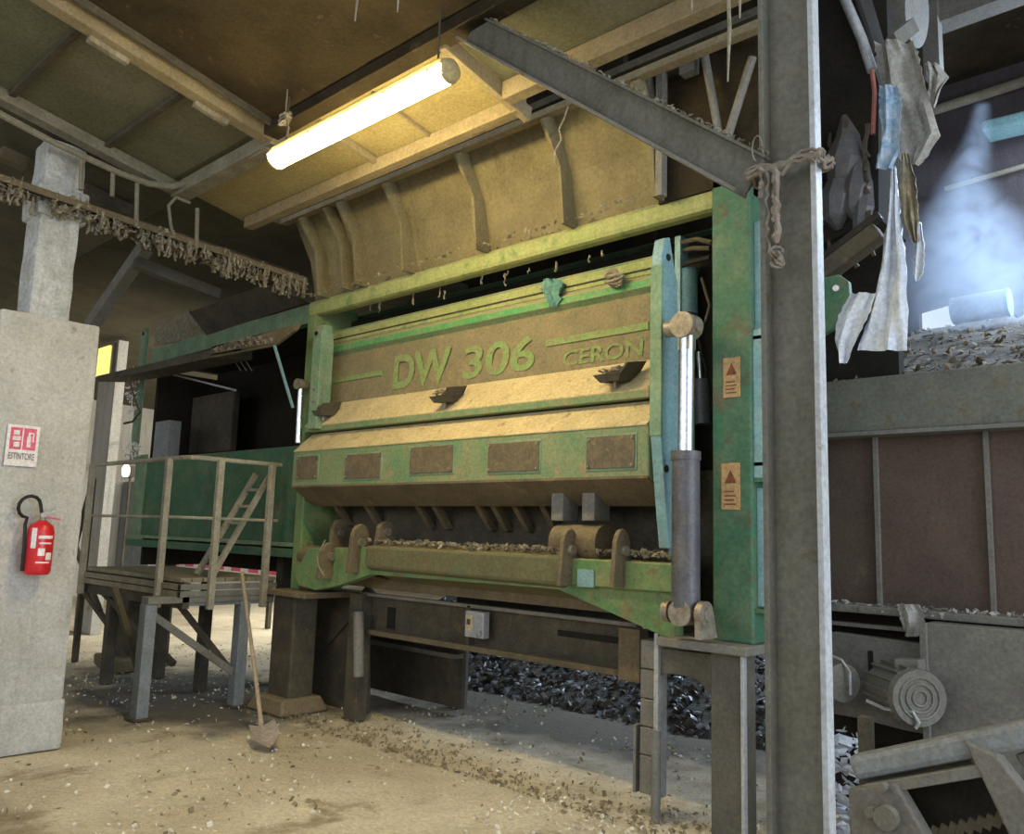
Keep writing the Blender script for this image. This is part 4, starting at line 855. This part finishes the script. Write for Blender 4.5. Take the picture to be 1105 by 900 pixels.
MB().box(a.x + .1, (a.x + b.x) / 2 - .01, 7.985, 8.0, .15, a.z - .1).build('door', BLUEG, t, bevel=.004); MB().box((a.x + b.x) / 2 + .01, b.x - .1, 7.985, 8.0, .15, a.z - .1).build('door', BLUEG, t, bevel=.004)
t = thing('work_light', P(134, 508, y=6.5), 'glaring small work light glowing behind the platform handrail', 'lamp')
c = P(134, 508, y=6.5)
MB().disc((c.x, 6.53, c.z), (0, 1, 0), .11, .06, 20).build('glowing_face', WGLOW, t, bevel=.01)
MB().box(c.x - .14, c.x + .14, 6.56, 6.64, c.z - .12, c.z + .10).build('housing', DSTEEL, t, bevel=.01)
MB().cyl((c.x, 6.62, 0), (c.x, 6.62, c.z - .05), .025, 8).build('stand', DSTEEL, t)
c = P(112, 391, y=4.86)
t = thing('wall_lamp', c, 'upright yellow-lit lamp panel glowing just right of the concrete pillar', 'lamp')
a = P(106, 376, y=4.86); b = P(115, 404, y=4.86)
MB().box(a.x, b.x, 4.86, 4.9, b.z, a.z).build('glowing_face', YGLOW, t, bevel=.01); MB().box(a.x - .03, b.x + .03, 4.9, 4.96, b.z - .05, a.z + .05).build('housing', GREY, t)
struct('trim_30', MB().box(P(98, 450, y=4.9).x, P(116, 450, y=4.9).x, 4.96, 5.1, 0, 4.3), WALLG)
# diagonal strut behind the pillar
t = MB().obox(P(98, 352, y=3.3), P(158, 266, y=3.3), .12, .13).build('diagonal_strut', GREY, bevel=.006)
props(t, 'grey diagonal steel strut rising behind the concrete pillar towards the cable tray', 'strut')

# ================================================================== CABLE TRAY AND CEILING CABLES (left)
k0 = P(-40, 178, x=-6.6); k1 = P(331, 303, x=-6.6)
t = thing('cable_tray', k1, 'rusty cable tray crossing the upper left, hung with matted dusty scraps', 'cable tray')
mbt = MB(); dd = (k1 - k0)
k0 = k0 - dd * .2
MB().obox(k0 + Vec((0, 0, 0)), k1, .02, .05).build('side_rail', BROWN, t); MB().obox(k0 + Vec((-.2, 0, 0)), k1 + Vec((-.2, 0, 0)), .02, .05).build('side_rail', BROWN, t)
for i in range(22):
    q = k0.lerp(k1, i / 21); MB().obox(q, q + Vec((-.2, 0, 0)), .02, .015).build('rung', BROWN, t)
for j in range(3): MB().tube([k0.lerp(k1, i / 12) + Vec((-.04 - .05 * j, 0, .02 + .006 * math.sin(i * 1.3 + j))) for i in range(13)], .014, 6).build('cable', RUBBER, t, smooth=True)
pts = []; 
for _ in range(620):
    u = random.random() ** .6
    if noise.noise(Vec((u * 14, 3, 1))) + .35 * (u - .4) < random.uniform(-.25, .25): continue
    q = k0.lerp(k1, .12 + .88 * u); pts.append(q + Vec((random.uniform(-.2, .02), 0, random.uniform(-.03, .02))))
mb = MB(); strips(mb, pts, .03, .16, .018); scraps(mb, [k0.lerp(k1, u) + Vec((random.uniform(-.22, .03), 0, random.uniform(-.10, .04))) for u in [random.uniform(.1, 1) for _ in range(1700)] if noise.noise(Vec((u * 14, 3, 1))) > random.uniform(-.3, .3)], .012, .04)
mb.build('matted_scraps', FLUFF, t, kind='stuff')
for i, (x, ya, yb) in enumerate(((88, 168, 205), (122, 185, 212), (148, 198, 245), (213, 225, 268))):
    o = MB().tube([P(x, ya, x=-6.6), P(x - 1, yb, x=-6.6)], .018, 8).build('drop_pipe', TRUNK); 
    props(o, ['short drop pipe nearest the concrete post under the ceiling edge', 'second short drop pipe from the concrete post', 'third drop pipe, thick and longest, above the cable tray', 'last drop pipe, nearest the shredder hopper'][i], 'pipe', 'drop pipes above the cable tray')
props(MB().tube([P(x, y, x=-6.6) for x, y in ((205, 219), (190, 213), (182, 222), (184, 240), (186, 252), (180, 262), (168, 260))], .014, 8).build('bent_pipe', TRUNK, smooth=True), 'bent conduit curling down to the cable tray', 'pipe')
props(MB().tube([P(x, y, x=-6.58) for x, y in ((-60, 93), (0, 123), (60, 155), (130, 187), (160, 198), (185, 201))] + [P(215, 197, y=3.0), P(255, 176, y=2.98), P(290, 158, y=2.96)], .026, 8).build('ceiling_cable', TRUNK, smooth=True), 'thick dusty cable following the edge of the olive ceiling', 'cable')
# low beams at far left
for i, (a, b) in enumerate((((0, 165), (28, 178)), ((0, 205), (30, 214)), ((90, 205), (140, 228)), ((150, 245), (320, 300)), ((146, 283), (235, 318)))):
    o = MB().obox(P(*a, x=-7.4), P(*b, x=-7.4), .10, .10).build('trim_%d' % (31 + i), [BROWN, DSTEEL, DSTEEL, DSTEEL, DGREY][i]); o['kind'] = 'structure'
# hanging dust threads from the ceiling
for i, (px, y0_, y1_, Y) in enumerate(((384, 0, 22, 1.9), (430, 0, 12, 1.9), (786, 0, 88, 2.6), (798, 0, 20, 2.6), (747, -2, 12, 2.6))):
    b = P(px, y1_, y=Y); a = Vec((b.x, b.y, cz(Y) + .02))
    o = MB().tube([a.lerp(b, j / 6) + Vec((random.uniform(-.006, .006), 0, 0)) for j in range(7)], [.006, .008, .004, .008, .006, .008, .003], 5).build('dust_strand', FLUFF)
    props(o, ['pale dust strand at the top of the picture above the lamp', 'short dust strand right of the one above the lamp', 'long dust strand hanging left of the H column', 'dust strand close beside the H column top', 'stubby dust strand left of the long one near the H column'][i], 'dust strand', 'dust strands hanging from the ceiling')

# frame struts at upper right behind the brace
t = thing('truss_frame', P(775, 140, y=4.7), 'pale V-shaped pipe struts behind the brace, near the H column', 'truss')
for a, b in (((757, 42), (777, 150)), ((812, 62), (783, 155)), ((745, 48), (820, 32)), ((697, 62), (712, 160)), ((660, 92), (742, 66))):
    MB().cyl(P(*a, y=4.22), P(*b, y=4.22), .026, 10).build('strut', GREY, t, smooth=True)
MB().box(P(733, 70, y=4.2).x, P(748, 70, y=4.2).x, 4.2, 4.27, P(740, 78, y=4.2).z, P(740, 60, y=4.2).z).build('joint_plate', GREY, t)

# ================================================================== RIGHT: TROUGH, HEAP, CASING, MOTOR
YT = 5.5; XT0 = -2.6; XT1 = 0.8
t = thing('waste_bunker', (-.9, YT + .5, 0), 'rust-brown ribbed bunker with a grey-green rim channel right of the H column', 'bunker')
za, zb_ = P(897, 415, y=YT).z, P(897, 471, y=YT).z; zc_ = P(942, 652, y=YT).z
MB().box(XT0, XT1, YT - .12, YT + .05, zb_, za).build('rim_channel', TROUGH, t, bevel=.012)
MB().box(XT0, XT1, YT - .16, YT, zb_ - .025, zb_).build('rim_lip', GPANEL, t)
MB().box(XT0, XT1, YT, YT + .06, zc_, zb_).build('side_sheet', RUST, t)
for px in (942, 1064): 
    x = P(px, 560, y=YT - .1).x; MB().box(x - .012, x + .012, YT - .035, YT, zc_, zb_ - .02).build('rib', GPANEL, t)
x = P(1180, 560, y=YT - .1).x; MB().box(x - .012, x + .012, YT - .035, YT, zc_, zb_ - .02).build('rib', GPANEL, t)
MB().box(XT0, XT1, YT - .18, YT + .06, zc_ - .05, zc_).build('lower_ledge', GPANEL, t, bevel=.01)
MB().box(XT0, XT1, YT + .0, YT + .05, 0, zc_ - .05).build('skirt', BLACK, t)
scraps(MB(), [Vec((random.uniform(XT0, XT1), random.uniform(YT - .18, YT - .1), zc_ + random.uniform(-.03, .015))) for _ in range(500)], .01, .035).build('ledge_dust', RAG, t, kind='stuff')
MB().box(P(897, 680, y=YT - .1).x, P(990, 680, y=YT - .1).x, YT - .14, YT - .06, P(940, 690, y=YT).z + .08, P(940, 672, y=YT).z).build('slide_rail', GPANEL, t)
# rag on the ledge
rag('rag', [(968, 990, 652), (970, 998, 662), (973, 998, 676), (976, 990, 687)], YT - .22, RAG, 'torn pale grey rag draped on the lower ledge of the brown bunker', 'rag', rag=3)
# heap
HX0, HX1, HY0, HY1 = -3.6, 1.2, YT + .02, 8.9
def hzf(x, y): 
    u = (y - HY0) / (HY1 - HY0); return za - .02 + u * 1.22 + .09 * u * (x + 1.5) + .10 * noise.noise(Vec((x * 2.2, y * 2.2, 1))) * min(1, u * 4 + .2)
nx, ny = 70, 50; vs = []
for j in range(ny + 1):
    for i in range(nx + 1):
        x = HX0 + (HX1 - HX0) * i / nx; y = HY0 + (HY1 - HY0) * j / ny; vs.append((x, y, hzf(x, y) + .02 * noise.noise(Vec((x * 12, y * 12, 5)))))
mb = MB(); mb.add(vs, [(j * (nx + 1) + i, j * (nx + 1) + i + 1, (j + 1) * (nx + 1) + i + 1, (j + 1) * (nx + 1) + i) for j in range(ny) for i in range(nx)])
m_ = 0
def hp_pts(n, ymax=HY1): 
    r = []
    for _ in range(n):
        x = random.uniform(HX0, HX1); y = HY0 + (ymax - HY0) * random.random() ** 1.5; r.append(Vec((x, y, hzf(x, y) + .02)))
    return r
mb.cur = 1; scraps(mb, hp_pts(1500), .01, .045); mb.cur = 2; scraps(mb, hp_pts(300), .01, .03)
mb.build('waste_heap', [HEAPB, BROWN, RAG], kind='stuff'); o = bpy.data.objects['waste_heap']; props(o, 'slope of brown shredded waste heaped above the bunker rim', 'waste heap')
# big casing at lower right
t = thing('machine_casing', (-.3, YT - .3, 0), 'plain dusty grey casing under the bunker at the right edge', 'casing')
x0_ = P(1000, 720, y=YT - .3).x
MB().box(x0_, XT1, YT - .3, YT - .02, .35, zc_ - .06).build('panel', GPANEL, t, bevel=.008)
MB().box(x0_ - .02, x0_ + .012, YT - .34, YT - .3, .35, zc_ - .06).build('corner_angle', GPANEL, t)
MB().box(XT1 - .3, XT1 - .1, YT - .3, YT - .1, 0, .35).build('foot', DSTEEL, t); MB().box(x0_ + .1, x0_ + .3, YT - .3, YT - .1, 0, .35).build('foot', DSTEEL, t)
# motor
mpx = P(955, 745, y=YT - .35)
t = thing('electric_motor', (mpx.x, mpx.y, mpx.z - .3), 'dusty grey gear motor mounted below the brown bunker', 'motor')
p0, p1 = P(898, 690, y=YT - .2), P(997, 790, y=YT - .2)
MB().prism([P(x, y, y=YT - .2) for x, y in ((897, 682), (996, 695), (996, 792), (975, 788), (930, 776), (897, 770))], (0, .08, 0)).build('back_plate', GPANEL, t, bevel=.005)
MB().box(P(936, 715, y=YT - .22).x, P(941, 715, y=YT - .22).x, YT - .21, YT - .2, P(937, 725, y=YT - .2).z, P(937, 702, y=YT - .2).z).build('slot', BLACK, t)
c0 = P(975, 750, y=YT - .48); c1 = c0 + Vec((-.16, .22, .0)); c0 = c0 + Vec((.06, 0, -.0))
mot = MB().cyl(c0, c1, .135, 28).build('motor_body', GPANEL, t, smooth=True)
dM = (c0 - c1).normalized()
for k in range(16):
    a = 2 * math.pi * k / 16; u = dM.orthogonal().normalized(); v = dM.cross(u); r = (u * math.cos(a) + v * math.sin(a))
    MB().obox(c0 + r * .145, c1 + r * .145, .008, .03, r).build('cooling_fin', GPANEL, mot)
MB().tube([c0, c0 + dM * .05], [.155, .15], 28).build('fan_cowl', GPANEL, mot, smooth=True)
for r in (.04, .075, .11): MB().tube([c0 + dM * .055 + (dM.orthogonal().normalized() * math.cos(a) + dM.cross(dM.orthogonal().normalized()) * math.sin(a)) * r for a in [i * math.pi / 10 for i in range(21)]], .006, 5).build('cowl_ring', GREY, mot)
MB().obox(c0 + Vec((-.12, .1, .15)), c0 + Vec((.02, .1, .16)), .12, .07).build('terminal_box', GPANEL, t, bevel=.01)
c2 = P(908, 735, y=YT - .45)
MB().cyl(c2 + Vec((-.25, .15, 0)), c2 + Vec((.03, -.05, 0)), .11, 20).build('gearbox', GPANEL, t, smooth=True)
MB().tube([P(x, y, y=YT - .5) for x, y in ((898, 708), (908, 712), (917, 725), (918, 750))], .008, 6).build('cable', BRIGHT, t)
MB().tube([P(x, y, y=YT - .55) for x, y in ((935, 756), (955, 765), (985, 768), (992, 780), (988, 786))], .010, 6).build('cable', BRIGHT, t)
props(scraps(MB(), [P(random.uniform(895, 935), random.uniform(790, 940), y=4.9) + Vec((0, random.uniform(-.2, .2), 0)) for _ in range(210)], .015, .06).build('plastic_litter', PLAST, kind='stuff'), 'pale crumpled plastic litter caught beside the H column under the motor', 'litter')
# inclined conveyor end in the lower right corner
YI = 4.3
t = thing('inclined_conveyor', (P(1000, 880, y=YI).x, YI, 0), 'dark inclined conveyor end with bolted plates in the bottom right corner', 'conveyor')
def I(x, y, d=0.0): return P(x, y, y=YI + d)
MB().obox(I(922, 828), I(922, 828).lerp(I(1125, 788), 1.6), .12, .115).build('top_tube', BLUEG, t, bevel=.03)
MB().prism([I(928, 838), I(1042, 812), I(1055, 833), I(940, 853)], (0, .04, 0)).build('tail_sheet', DSTEEL, t)
MB().obox(I(935, 852, -.05), I(1075, 828, -.05), .08, .05).build('cross_angle', GREY, t, bevel=.005)
MB().prism([I(915, 852, -.12), I(965, 845, -.12), I(1000, 905, -.12), I(1005, 935, -.12), I(918, 935, -.12)], (0, .1, 0)).build('bearing_plate', GPANEL, t, bevel=.01)
MB().disc(I(957, 882, -.14), (0, 1, 0), .052, .06, 24).build('bearing_cap', GREY, t, smooth=True, label='round bearing cap')
MB().disc(I(940, 876, -.14), (0, 1, 0), .022, .05, 16).build('bolt', GREY, t); MB().disc(I(953, 849, -.14), (0, 1, 0), .02, .05, 16).build('bolt', GREY, t)
MB().prism([I(1040, 800, -.1), I(1075, 815, -.1), I(1140, 900, -.1), I(1140, 960, -.1), I(1102, 930, -.1)], (0, .1, 0)).build('side_plate', GPANEL, t, bevel=.01)
MB().prism([I(960, 850, .1), I(1075, 830, .1), I(1115, 935, .1), I(985, 935, .1)], (0, .04, 0)).build('belt_opening', BLACK, t)
for k in range(14): MB().obox(I(985 + 10 * k, 912 - 2.2 * k, -.02), I(990 + 10 * k, 897 - 2.2 * k, -.02), .02, .03).build('cleat', DSTEEL, t)
MB().prism([I(1095, 815, .05), I(1140, 800, .05), I(1140, 880, .05)], (0, .05, 0)).build('guard', GPANEL, t, bevel=.005)
for X_, Y_ in ((I(920, 900).x, YI + .1), (I(1140, 900).x, YI + .1)):
    MB().box(X_, X_ + .06, Y_, Y_ + .06, 0, .75).build('leg', DSTEEL, t)

# ---- upper right
YH = 4.9
t = thing('dark_chute', (P(920, 150, y=YH).x, YH, 2.9), 'dark chute with a pale edge pipe, right of the H column', 'chute')
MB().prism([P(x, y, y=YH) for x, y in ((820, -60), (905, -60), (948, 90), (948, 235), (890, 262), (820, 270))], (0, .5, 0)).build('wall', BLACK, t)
MB().tube([P(x, y, y=YH - .05) for x, y in ((900, -40), (912, 0), (930, 42), (941, 76))], .030, 10).build('edge_pipe', BRIGHT, t, smooth=True)
MB().tube([P(x, y, y=YH - .02) for x, y in ((912, -40), (925, 0), (936, 35), (943, 60))], .016, 8).build('edge_cable', RUBBER, t)
MB().obox(P(880, 302, y=YH - .1), P(950, 250, y=YH - .1), .12, .10).build('lower_channel', DSTEEL, t, bevel=.01)
MB().obox(P(880, 285, y=YH - .12), P(950, 232, y=YH - .12), .06, .05).build('lower_channel', RUBBER, t, bevel=.01)
q = [P(x, y, y=YH - .2) for x, y in ((886, 300), (905, 296), (915, 303), (917, 320), (912, 335), (896, 356), (886, 362))]
lg = MB().prism(q, (0, .05, 0)).build('lifting_lug', GREENC, t, bevel=.005, label='green lifting lug'); MB().disc(P(902, 311, y=YH - .205), (0, 1, 0), .018, .012, 14).build('lug_hole', WHITE, lg)
mb = strips(MB(), [P(random.uniform(893, 940), random.uniform(100, 270), y=YH - .05) for _ in range(16)], .08, .3, .02); mb.build('clinging_strips', DSTEEL, t, kind='stuff')
for (rx, ry, rr) in ((912, 175, .13), (925, 205, .10), (905, 215, .12), (932, 225, .07)):
    c = P(rx, ry, y=YH); MB().tube([c + Vec((0, 0, .3)), c + Vec((.02, 0, .15)), c, c + Vec((-.02, 0, -.12)), c + Vec((0, 0, -.2))], [.02, rr * .6, rr, rr * .7, .02], 9).build('snagged_bag', BARREL, t)
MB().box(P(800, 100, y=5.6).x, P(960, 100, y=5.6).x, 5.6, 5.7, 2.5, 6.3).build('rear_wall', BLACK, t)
rag('tarpaulin', [(943, 985, 44), (945, 992, 60), (948, 998, 85), (950, 1004, 110), (958, 1014, 145), (968, 1000, 165), (975, 990, 178)], YH - .12, RAG, 'big crumpled grey-white tarpaulin snagged high at the end of the dark chute', 'tarpaulin', amp=.05, nu=16, rag=3)
rag('rag', [(998, 1012, 68), (999, 1022, 80), (1000, 1019, 90), (1001, 1012, 105), (1003, 1008, 116)], YH - .08, RAG, 'small frilled grey rag just right of the crumpled tarpaulin', 'rag', amp=.04, freq=14)
rag('plastic_scrap', [(949, 968, 92), (948, 974, 108), (950, 972, 140), (946, 970, 165), (945, 962, 182)], YH - .26, BLUERAG, 'blue and white plastic scrap hanging over the left edge of the tarpaulin', 'plastic scrap', amp=.03, rag=3)
rag('plastic_film', [(962, 967, 180), (958, 970, 230), (948, 978, 290), (935, 978, 345), (925, 978, 378)], YH - .22, PLAST, 'long pale plastic film hanging in a widening strip below the tarpaulin', 'plastic film', amp=.04, nu=14, freq=12, rag=4)
rag('plastic_film', [(918, 946, 316), (904, 938, 340), (899, 926, 365), (905, 914, 392)], YH - .24, PLAST, 'small pointed pale film hanging beside the green lifting lug', 'plastic film', amp=.03, rag=2)
rag('plastic_film', [(990, 994, 240), (986, 998, 270), (984, 997, 295), (988, 991, 303)], YH - .2, PLAST, 'short narrow pale film hanging right of the long film', 'plastic film', amp=.02, rag=2)
rag('hanging_rope', [(973, 980, 165), (970, 990, 200), (973, 992, 235), (984, 992, 262)], YH - .2, FLUFF, 'ragged tan rope bundle hanging below the tarpaulin', 'rope', amp=.03, freq=16, rag=3)
mb = MB().tube([P(x, y, y=YH - .25) for x, y in ((941, 76), (944, 100), (942, 145))], .014, 6)
props(mb.build('red_strap', mat('faded red strap', (.30, .10, .08), (.2, .08, .06), 9)), 'narrow faded red strap hanging from the pale edge pipe', 'strap')
# rails across cladding, pipes, drum
for i, (a, b, r) in enumerate((((990, 125), (1130, 80), .05), ((1010, 118), (1130, 78), .02), ((1020, 204), (1130, 172), .025), ((1000, 66), (1130, 22), .03))):
    aa = P(*a, y=YW - .1); bb = P(*b, y=YW - .1); bb = aa + (bb - aa) * ((2.3 - aa.x) / (bb.x - aa.x))
    o = MB().cyl(aa, bb, r, 12).build('wall_rail', TRUNK, smooth=True)
    props(o, ['thickest pipe along the dark cladding right of the tarpaulin', 'thin pipe just above the thickest one on the dark cladding', 'lowest thin pipe on the dark cladding, across the steam', 'topmost thin rail on the dark cladding'][i], 'pipe', 'pipes on the dark cladding')
a = P(998, 12, y=7); b = P(1090, -25, y=7)
struct('trim_40', MB().obox(P(985, 28, y=7), P(985, 28, y=7) + Vec((4.2, 0, .03)), .2, .22), GPANEL); struct('trim_41', MB().obox(P(1005, 15, y=6.9) + Vec((0, 0, .9)), P(1008, 85, y=6.9), .12, .12), GPANEL)
o = MB().cyl(P(925, 20, y=6.2) + Vec((-.4, 0, 0)), P(990, 12, y=6.2), .26, 24).build('ventilation_duct', GPANEL, smooth=True); props(o, 'fat grey duct crossing above the tarpaulin', 'duct')
o = MB().obox(P(964, 45, y=5.0), P(985, 28, y=5.2), .05, .09).build('hanger_bracket', GPANEL); props(o, 'short pale bracket just above the tarpaulin', 'bracket')
o = MB().obox(P(1062, 143, y=8.6), P(1062, 143, y=8.6) + Vec((2.6, 0, -.1)), .3, .12).build('pale_duct', PBLUE, bevel=.03); props(o, 'pale turquoise duct at the right edge beside the steam', 'duct')
Yr = 8.0
c0 = P(1028, 336, y=Yr); c1 = P(1088, 326, y=Yr)
t = thing('metal_drum', (c0 + c1) / 2, 'silver drum lying on top of the waste heap at the far right', 'drum')
MB().cyl(c0, c1, .12, 24).build('body', BRIGHT, t, smooth=True); MB().disc(c1, (c1 - c0), .125, .03, 24).build('rim', PBLUE, t, smooth=True)

# trash heap seen beneath the machine
mb = MB(); nx, ny = 60, 30; X0, X1, Y0_, Y1_ = -9.5, -1.5, 6.3, 9.6
def h2(x, y):
    u = max(0, (y - Y0_) / (Y1_ - Y0_)); return -.05 + 1.0 * u ** .7 * (.75 + .3 * noise.noise(Vec((x * .8, y * .8, 2)))) + .08 * noise.noise(Vec((x * 3, y * 3, 2))) * min(1, 3 * u)
mb.add([(X0 + (X1 - X0) * i / nx, Y0_ + (Y1_ - Y0_) * j / ny, h2(X0 + (X1 - X0) * i / nx, Y0_ + (Y1_ - Y0_) * j / ny)) for j in range(ny + 1) for i in range(nx + 1)], [(j * (nx + 1) + i, j * (nx + 1) + i + 1, (j + 1) * (nx + 1) + i + 1, (j + 1) * (nx + 1) + i) for j in range(ny) for i in range(nx)])
def pp(n):
    r = []
    for _ in range(n):
        x = random.uniform(X0, X1); y = Y0_ + (Y1_ - Y0_) * random.random() ** 1.2; r.append(Vec((x, y, h2(x, y) + .02)))
    return r
mb.cur = 1; scraps(mb, pp(2700), .01, .06); mb.cur = 2; scraps(mb, pp(4200), .015, .06)
props(mb.build('shredded_waste', [HEAP, SHARD1, SHARD2], kind='stuff'), 'glittering heap of shredded waste seen beneath the shredder', 'waste heap')

# litter on the floor
mb = MB(); mb2 = MB(); fp = []; fq = []
for _ in range(9000):
    x = random.uniform(-11, -0.5); y = random.uniform(1.0, 6.2)
    if -7.45 < x < -6.35 and y < 2.6: continue
    if random.random() < .5 + noise.noise(Vec((x * 1.2, y * 1.2, 7))): (fp if random.random() < .65 else fq).append(Vec((x, y, .004)))
for p_ in fq[:]:
    pass
for k in range(900):
    x = random.uniform(-6.4, -2.0); fq.append(Vec((x, 4.1 + abs(random.gauss(0, .25)), .01)))
    if k % 3 == 0: fp.append(Vec((random.uniform(-3.6, -2.2), random.gauss(4.0, .3), .01)))
scraps(mb, fp, .006, .022); mb.cur = 1; scraps(mb, fq, .006, .026)
props(mb.build('floor_litter', [CHIP, LEAFCH], kind='stuff'), 'pale and brown chips scattered across the dusty floor', 'litter')

# ================================================================== STEAM
Ys = 7.6
axis = [P(x, y, y=Ys) for x, y in ((1060, 112), (1052, 160), (1040, 210), (1042, 260), (1050, 310), (1056, 352))]
rad = [r_ * Ys / 900 * 1.5 for r_ in (7, 14, 26, 50, 62, 60)]
def steam():
    m = bpy.data.materials.new('drifting steam'); m.use_nodes = True; nt = m.node_tree; nt.nodes.clear(); N = nt.nodes.new; L = nt.links.new
    o = N('ShaderNodeOutputMaterial'); v = N('ShaderNodeVolumePrincipled'); L(v.outputs[0], o.inputs['Volume'])
    v.inputs['Color'].default_value = (.72, .84, 1, 1); v.inputs['Anisotropy'].default_value = .2
    g = N('ShaderNodeNewGeometry'); sp = N('ShaderNodeSeparateXYZ'); L(g.outputs['Position'], sp.inputs[0])
    zlo, zhi = axis[-1].z, axis[0].z
    t = N('ShaderNodeMapRange'); t.inputs[1].default_value = zlo; t.inputs[2].default_value = zhi; L(sp.outputs[2], t.inputs[0])
    def curve(vals):
        c = N('ShaderNodeFloatCurve'); mp = c.mapping; cv = mp.curves[0]
        lo, hi = min(vals), max(vals)
        pts = [((axis[i].z - zlo) / (zhi - zlo), (vals[i] - lo) / (hi - lo)) for i in range(len(vals))][::-1]
        cv.points[0].location = pts[0]; cv.points[1].location = pts[-1]
        for p in pts[1:-1]: cv.points.new(*p)
        mp.update(); L(t.outputs[0], c.inputs['Value'])
        q = N('ShaderNodeMapRange'); q.inputs[3].default_value = lo; q.inputs[4].default_value = hi; L(c.outputs[0], q.inputs[0]); return q.outputs[0]
    def M_(op, a, b_=None):
        x = N('ShaderNodeMath'); x.operation = op
        for i, q in ((0, a), (1, b_)):
            if q is None: continue
            if isinstance(q, (int, float)): x.inputs[i].default_value = q
            else: L(q, x.inputs[i])
        return x.outputs[0]
    cxs = curve([p.x for p in axis]); rr = curve(rad)
    n = N('ShaderNodeTexNoise'); n.inputs['Scale'].default_value = 3.0; n.inputs['Detail'].default_value = 6; n.inputs['Distortion'].default_value = 1.4; L(g.outputs['Position'], n.inputs['Vector'])
    wob = M_('MULTIPLY', M_('SUBTRACT', n.outputs[0], .5), 1.2)
    dx = M_('DIVIDE', M_('SUBTRACT', sp.outputs[0], cxs), rr); dy = M_('DIVIDE', M_('SUBTRACT', sp.outputs[1], Ys), rr)
    d2 = M_('ADD', M_('MULTIPLY', dx, dx), M_('MULTIPLY', dy, dy))
    fall = M_('MAXIMUM', M_('SUBTRACT', M_('SUBTRACT', 1.0, d2), wob), 0.0)
    r = N('ShaderNodeMapRange'); r.inputs[1].default_value = .40; r.inputs[2].default_value = .66; r.inputs[3].default_value = .25; r.inputs[4].default_value = 2.2; L(n.outputs[0], r.inputs[0])
    dens = M_('MULTIPLY', M_('MULTIPLY', fall, fall), r.outputs[0]); L(dens, v.inputs['Density']); return m
o = MB().tube(axis, [r_ * 1.15 for r_ in rad], 16).build('steam_plume', steam(), kind='stuff'); props(o, 'bluish steam plume rising from the waste heap at the right', 'steam')

# ================================================================== LIGHT
w = bpy.data.worlds.new('world'); sc.world = w; w.use_nodes = True
bg = w.node_tree.nodes['Background']; bg.inputs[0].default_value = (.80, .90, 1.0, 1); bg.inputs[1].default_value = 1.0
def area(name, loc, tgt, sx, sy, e, c):
    l = bpy.data.lights.new(name, 'AREA'); l.shape = 'RECTANGLE'; l.size = sx; l.size_y = sy; l.energy = e; l.color = c
    o = bpy.data.objects.new(name, l); COL.objects.link(o); o.location = loc; o.rotation_euler = (Vec(tgt) - Vec(loc)).to_track_quat('-Z', 'Y').to_euler(); return o
area('daylight_gate', (6.5, 3.0, 2.6), (-2, 3.4, 1.8), 5, 4, 400, (.80, .88, 1.0))
area('fill_front', (-3.5, -5.5, 3.4), (-4.5, 3, 1), 7, 2.4, 130, (1.0, .97, .90))  # added fill from behind the camera onto the shredder front
area('fill_left', (-11.0, 8.8, 3.5), (-18, 5.5, 1.0), 4, 2, 430, (1.0, .96, .82))  # added fill to brighten the far left wall and floor
area('daylight_rear', (-4.5, 10.5, 3.8), (-5, 7.5, 0), 4, 1.5, 260, (.72, .85, 1.0))
area('fill_steam', (-.2, 8.6, 5.2), (-1.6, 8.0, 3.2), 1.5, 1.0, 420, (.62, .78, 1.0))  # added inside the cladding to light the steam
vs_ = sc.view_settings; vs_.view_transform = 'Standard'; vs_.look = 'None'; vs_.gamma = 1; vs_.use_curve_mapping = False; vs_.exposure = 0.12
sc.cycles.volume_bounces = 1; sc.cycles.max_bounces = 8
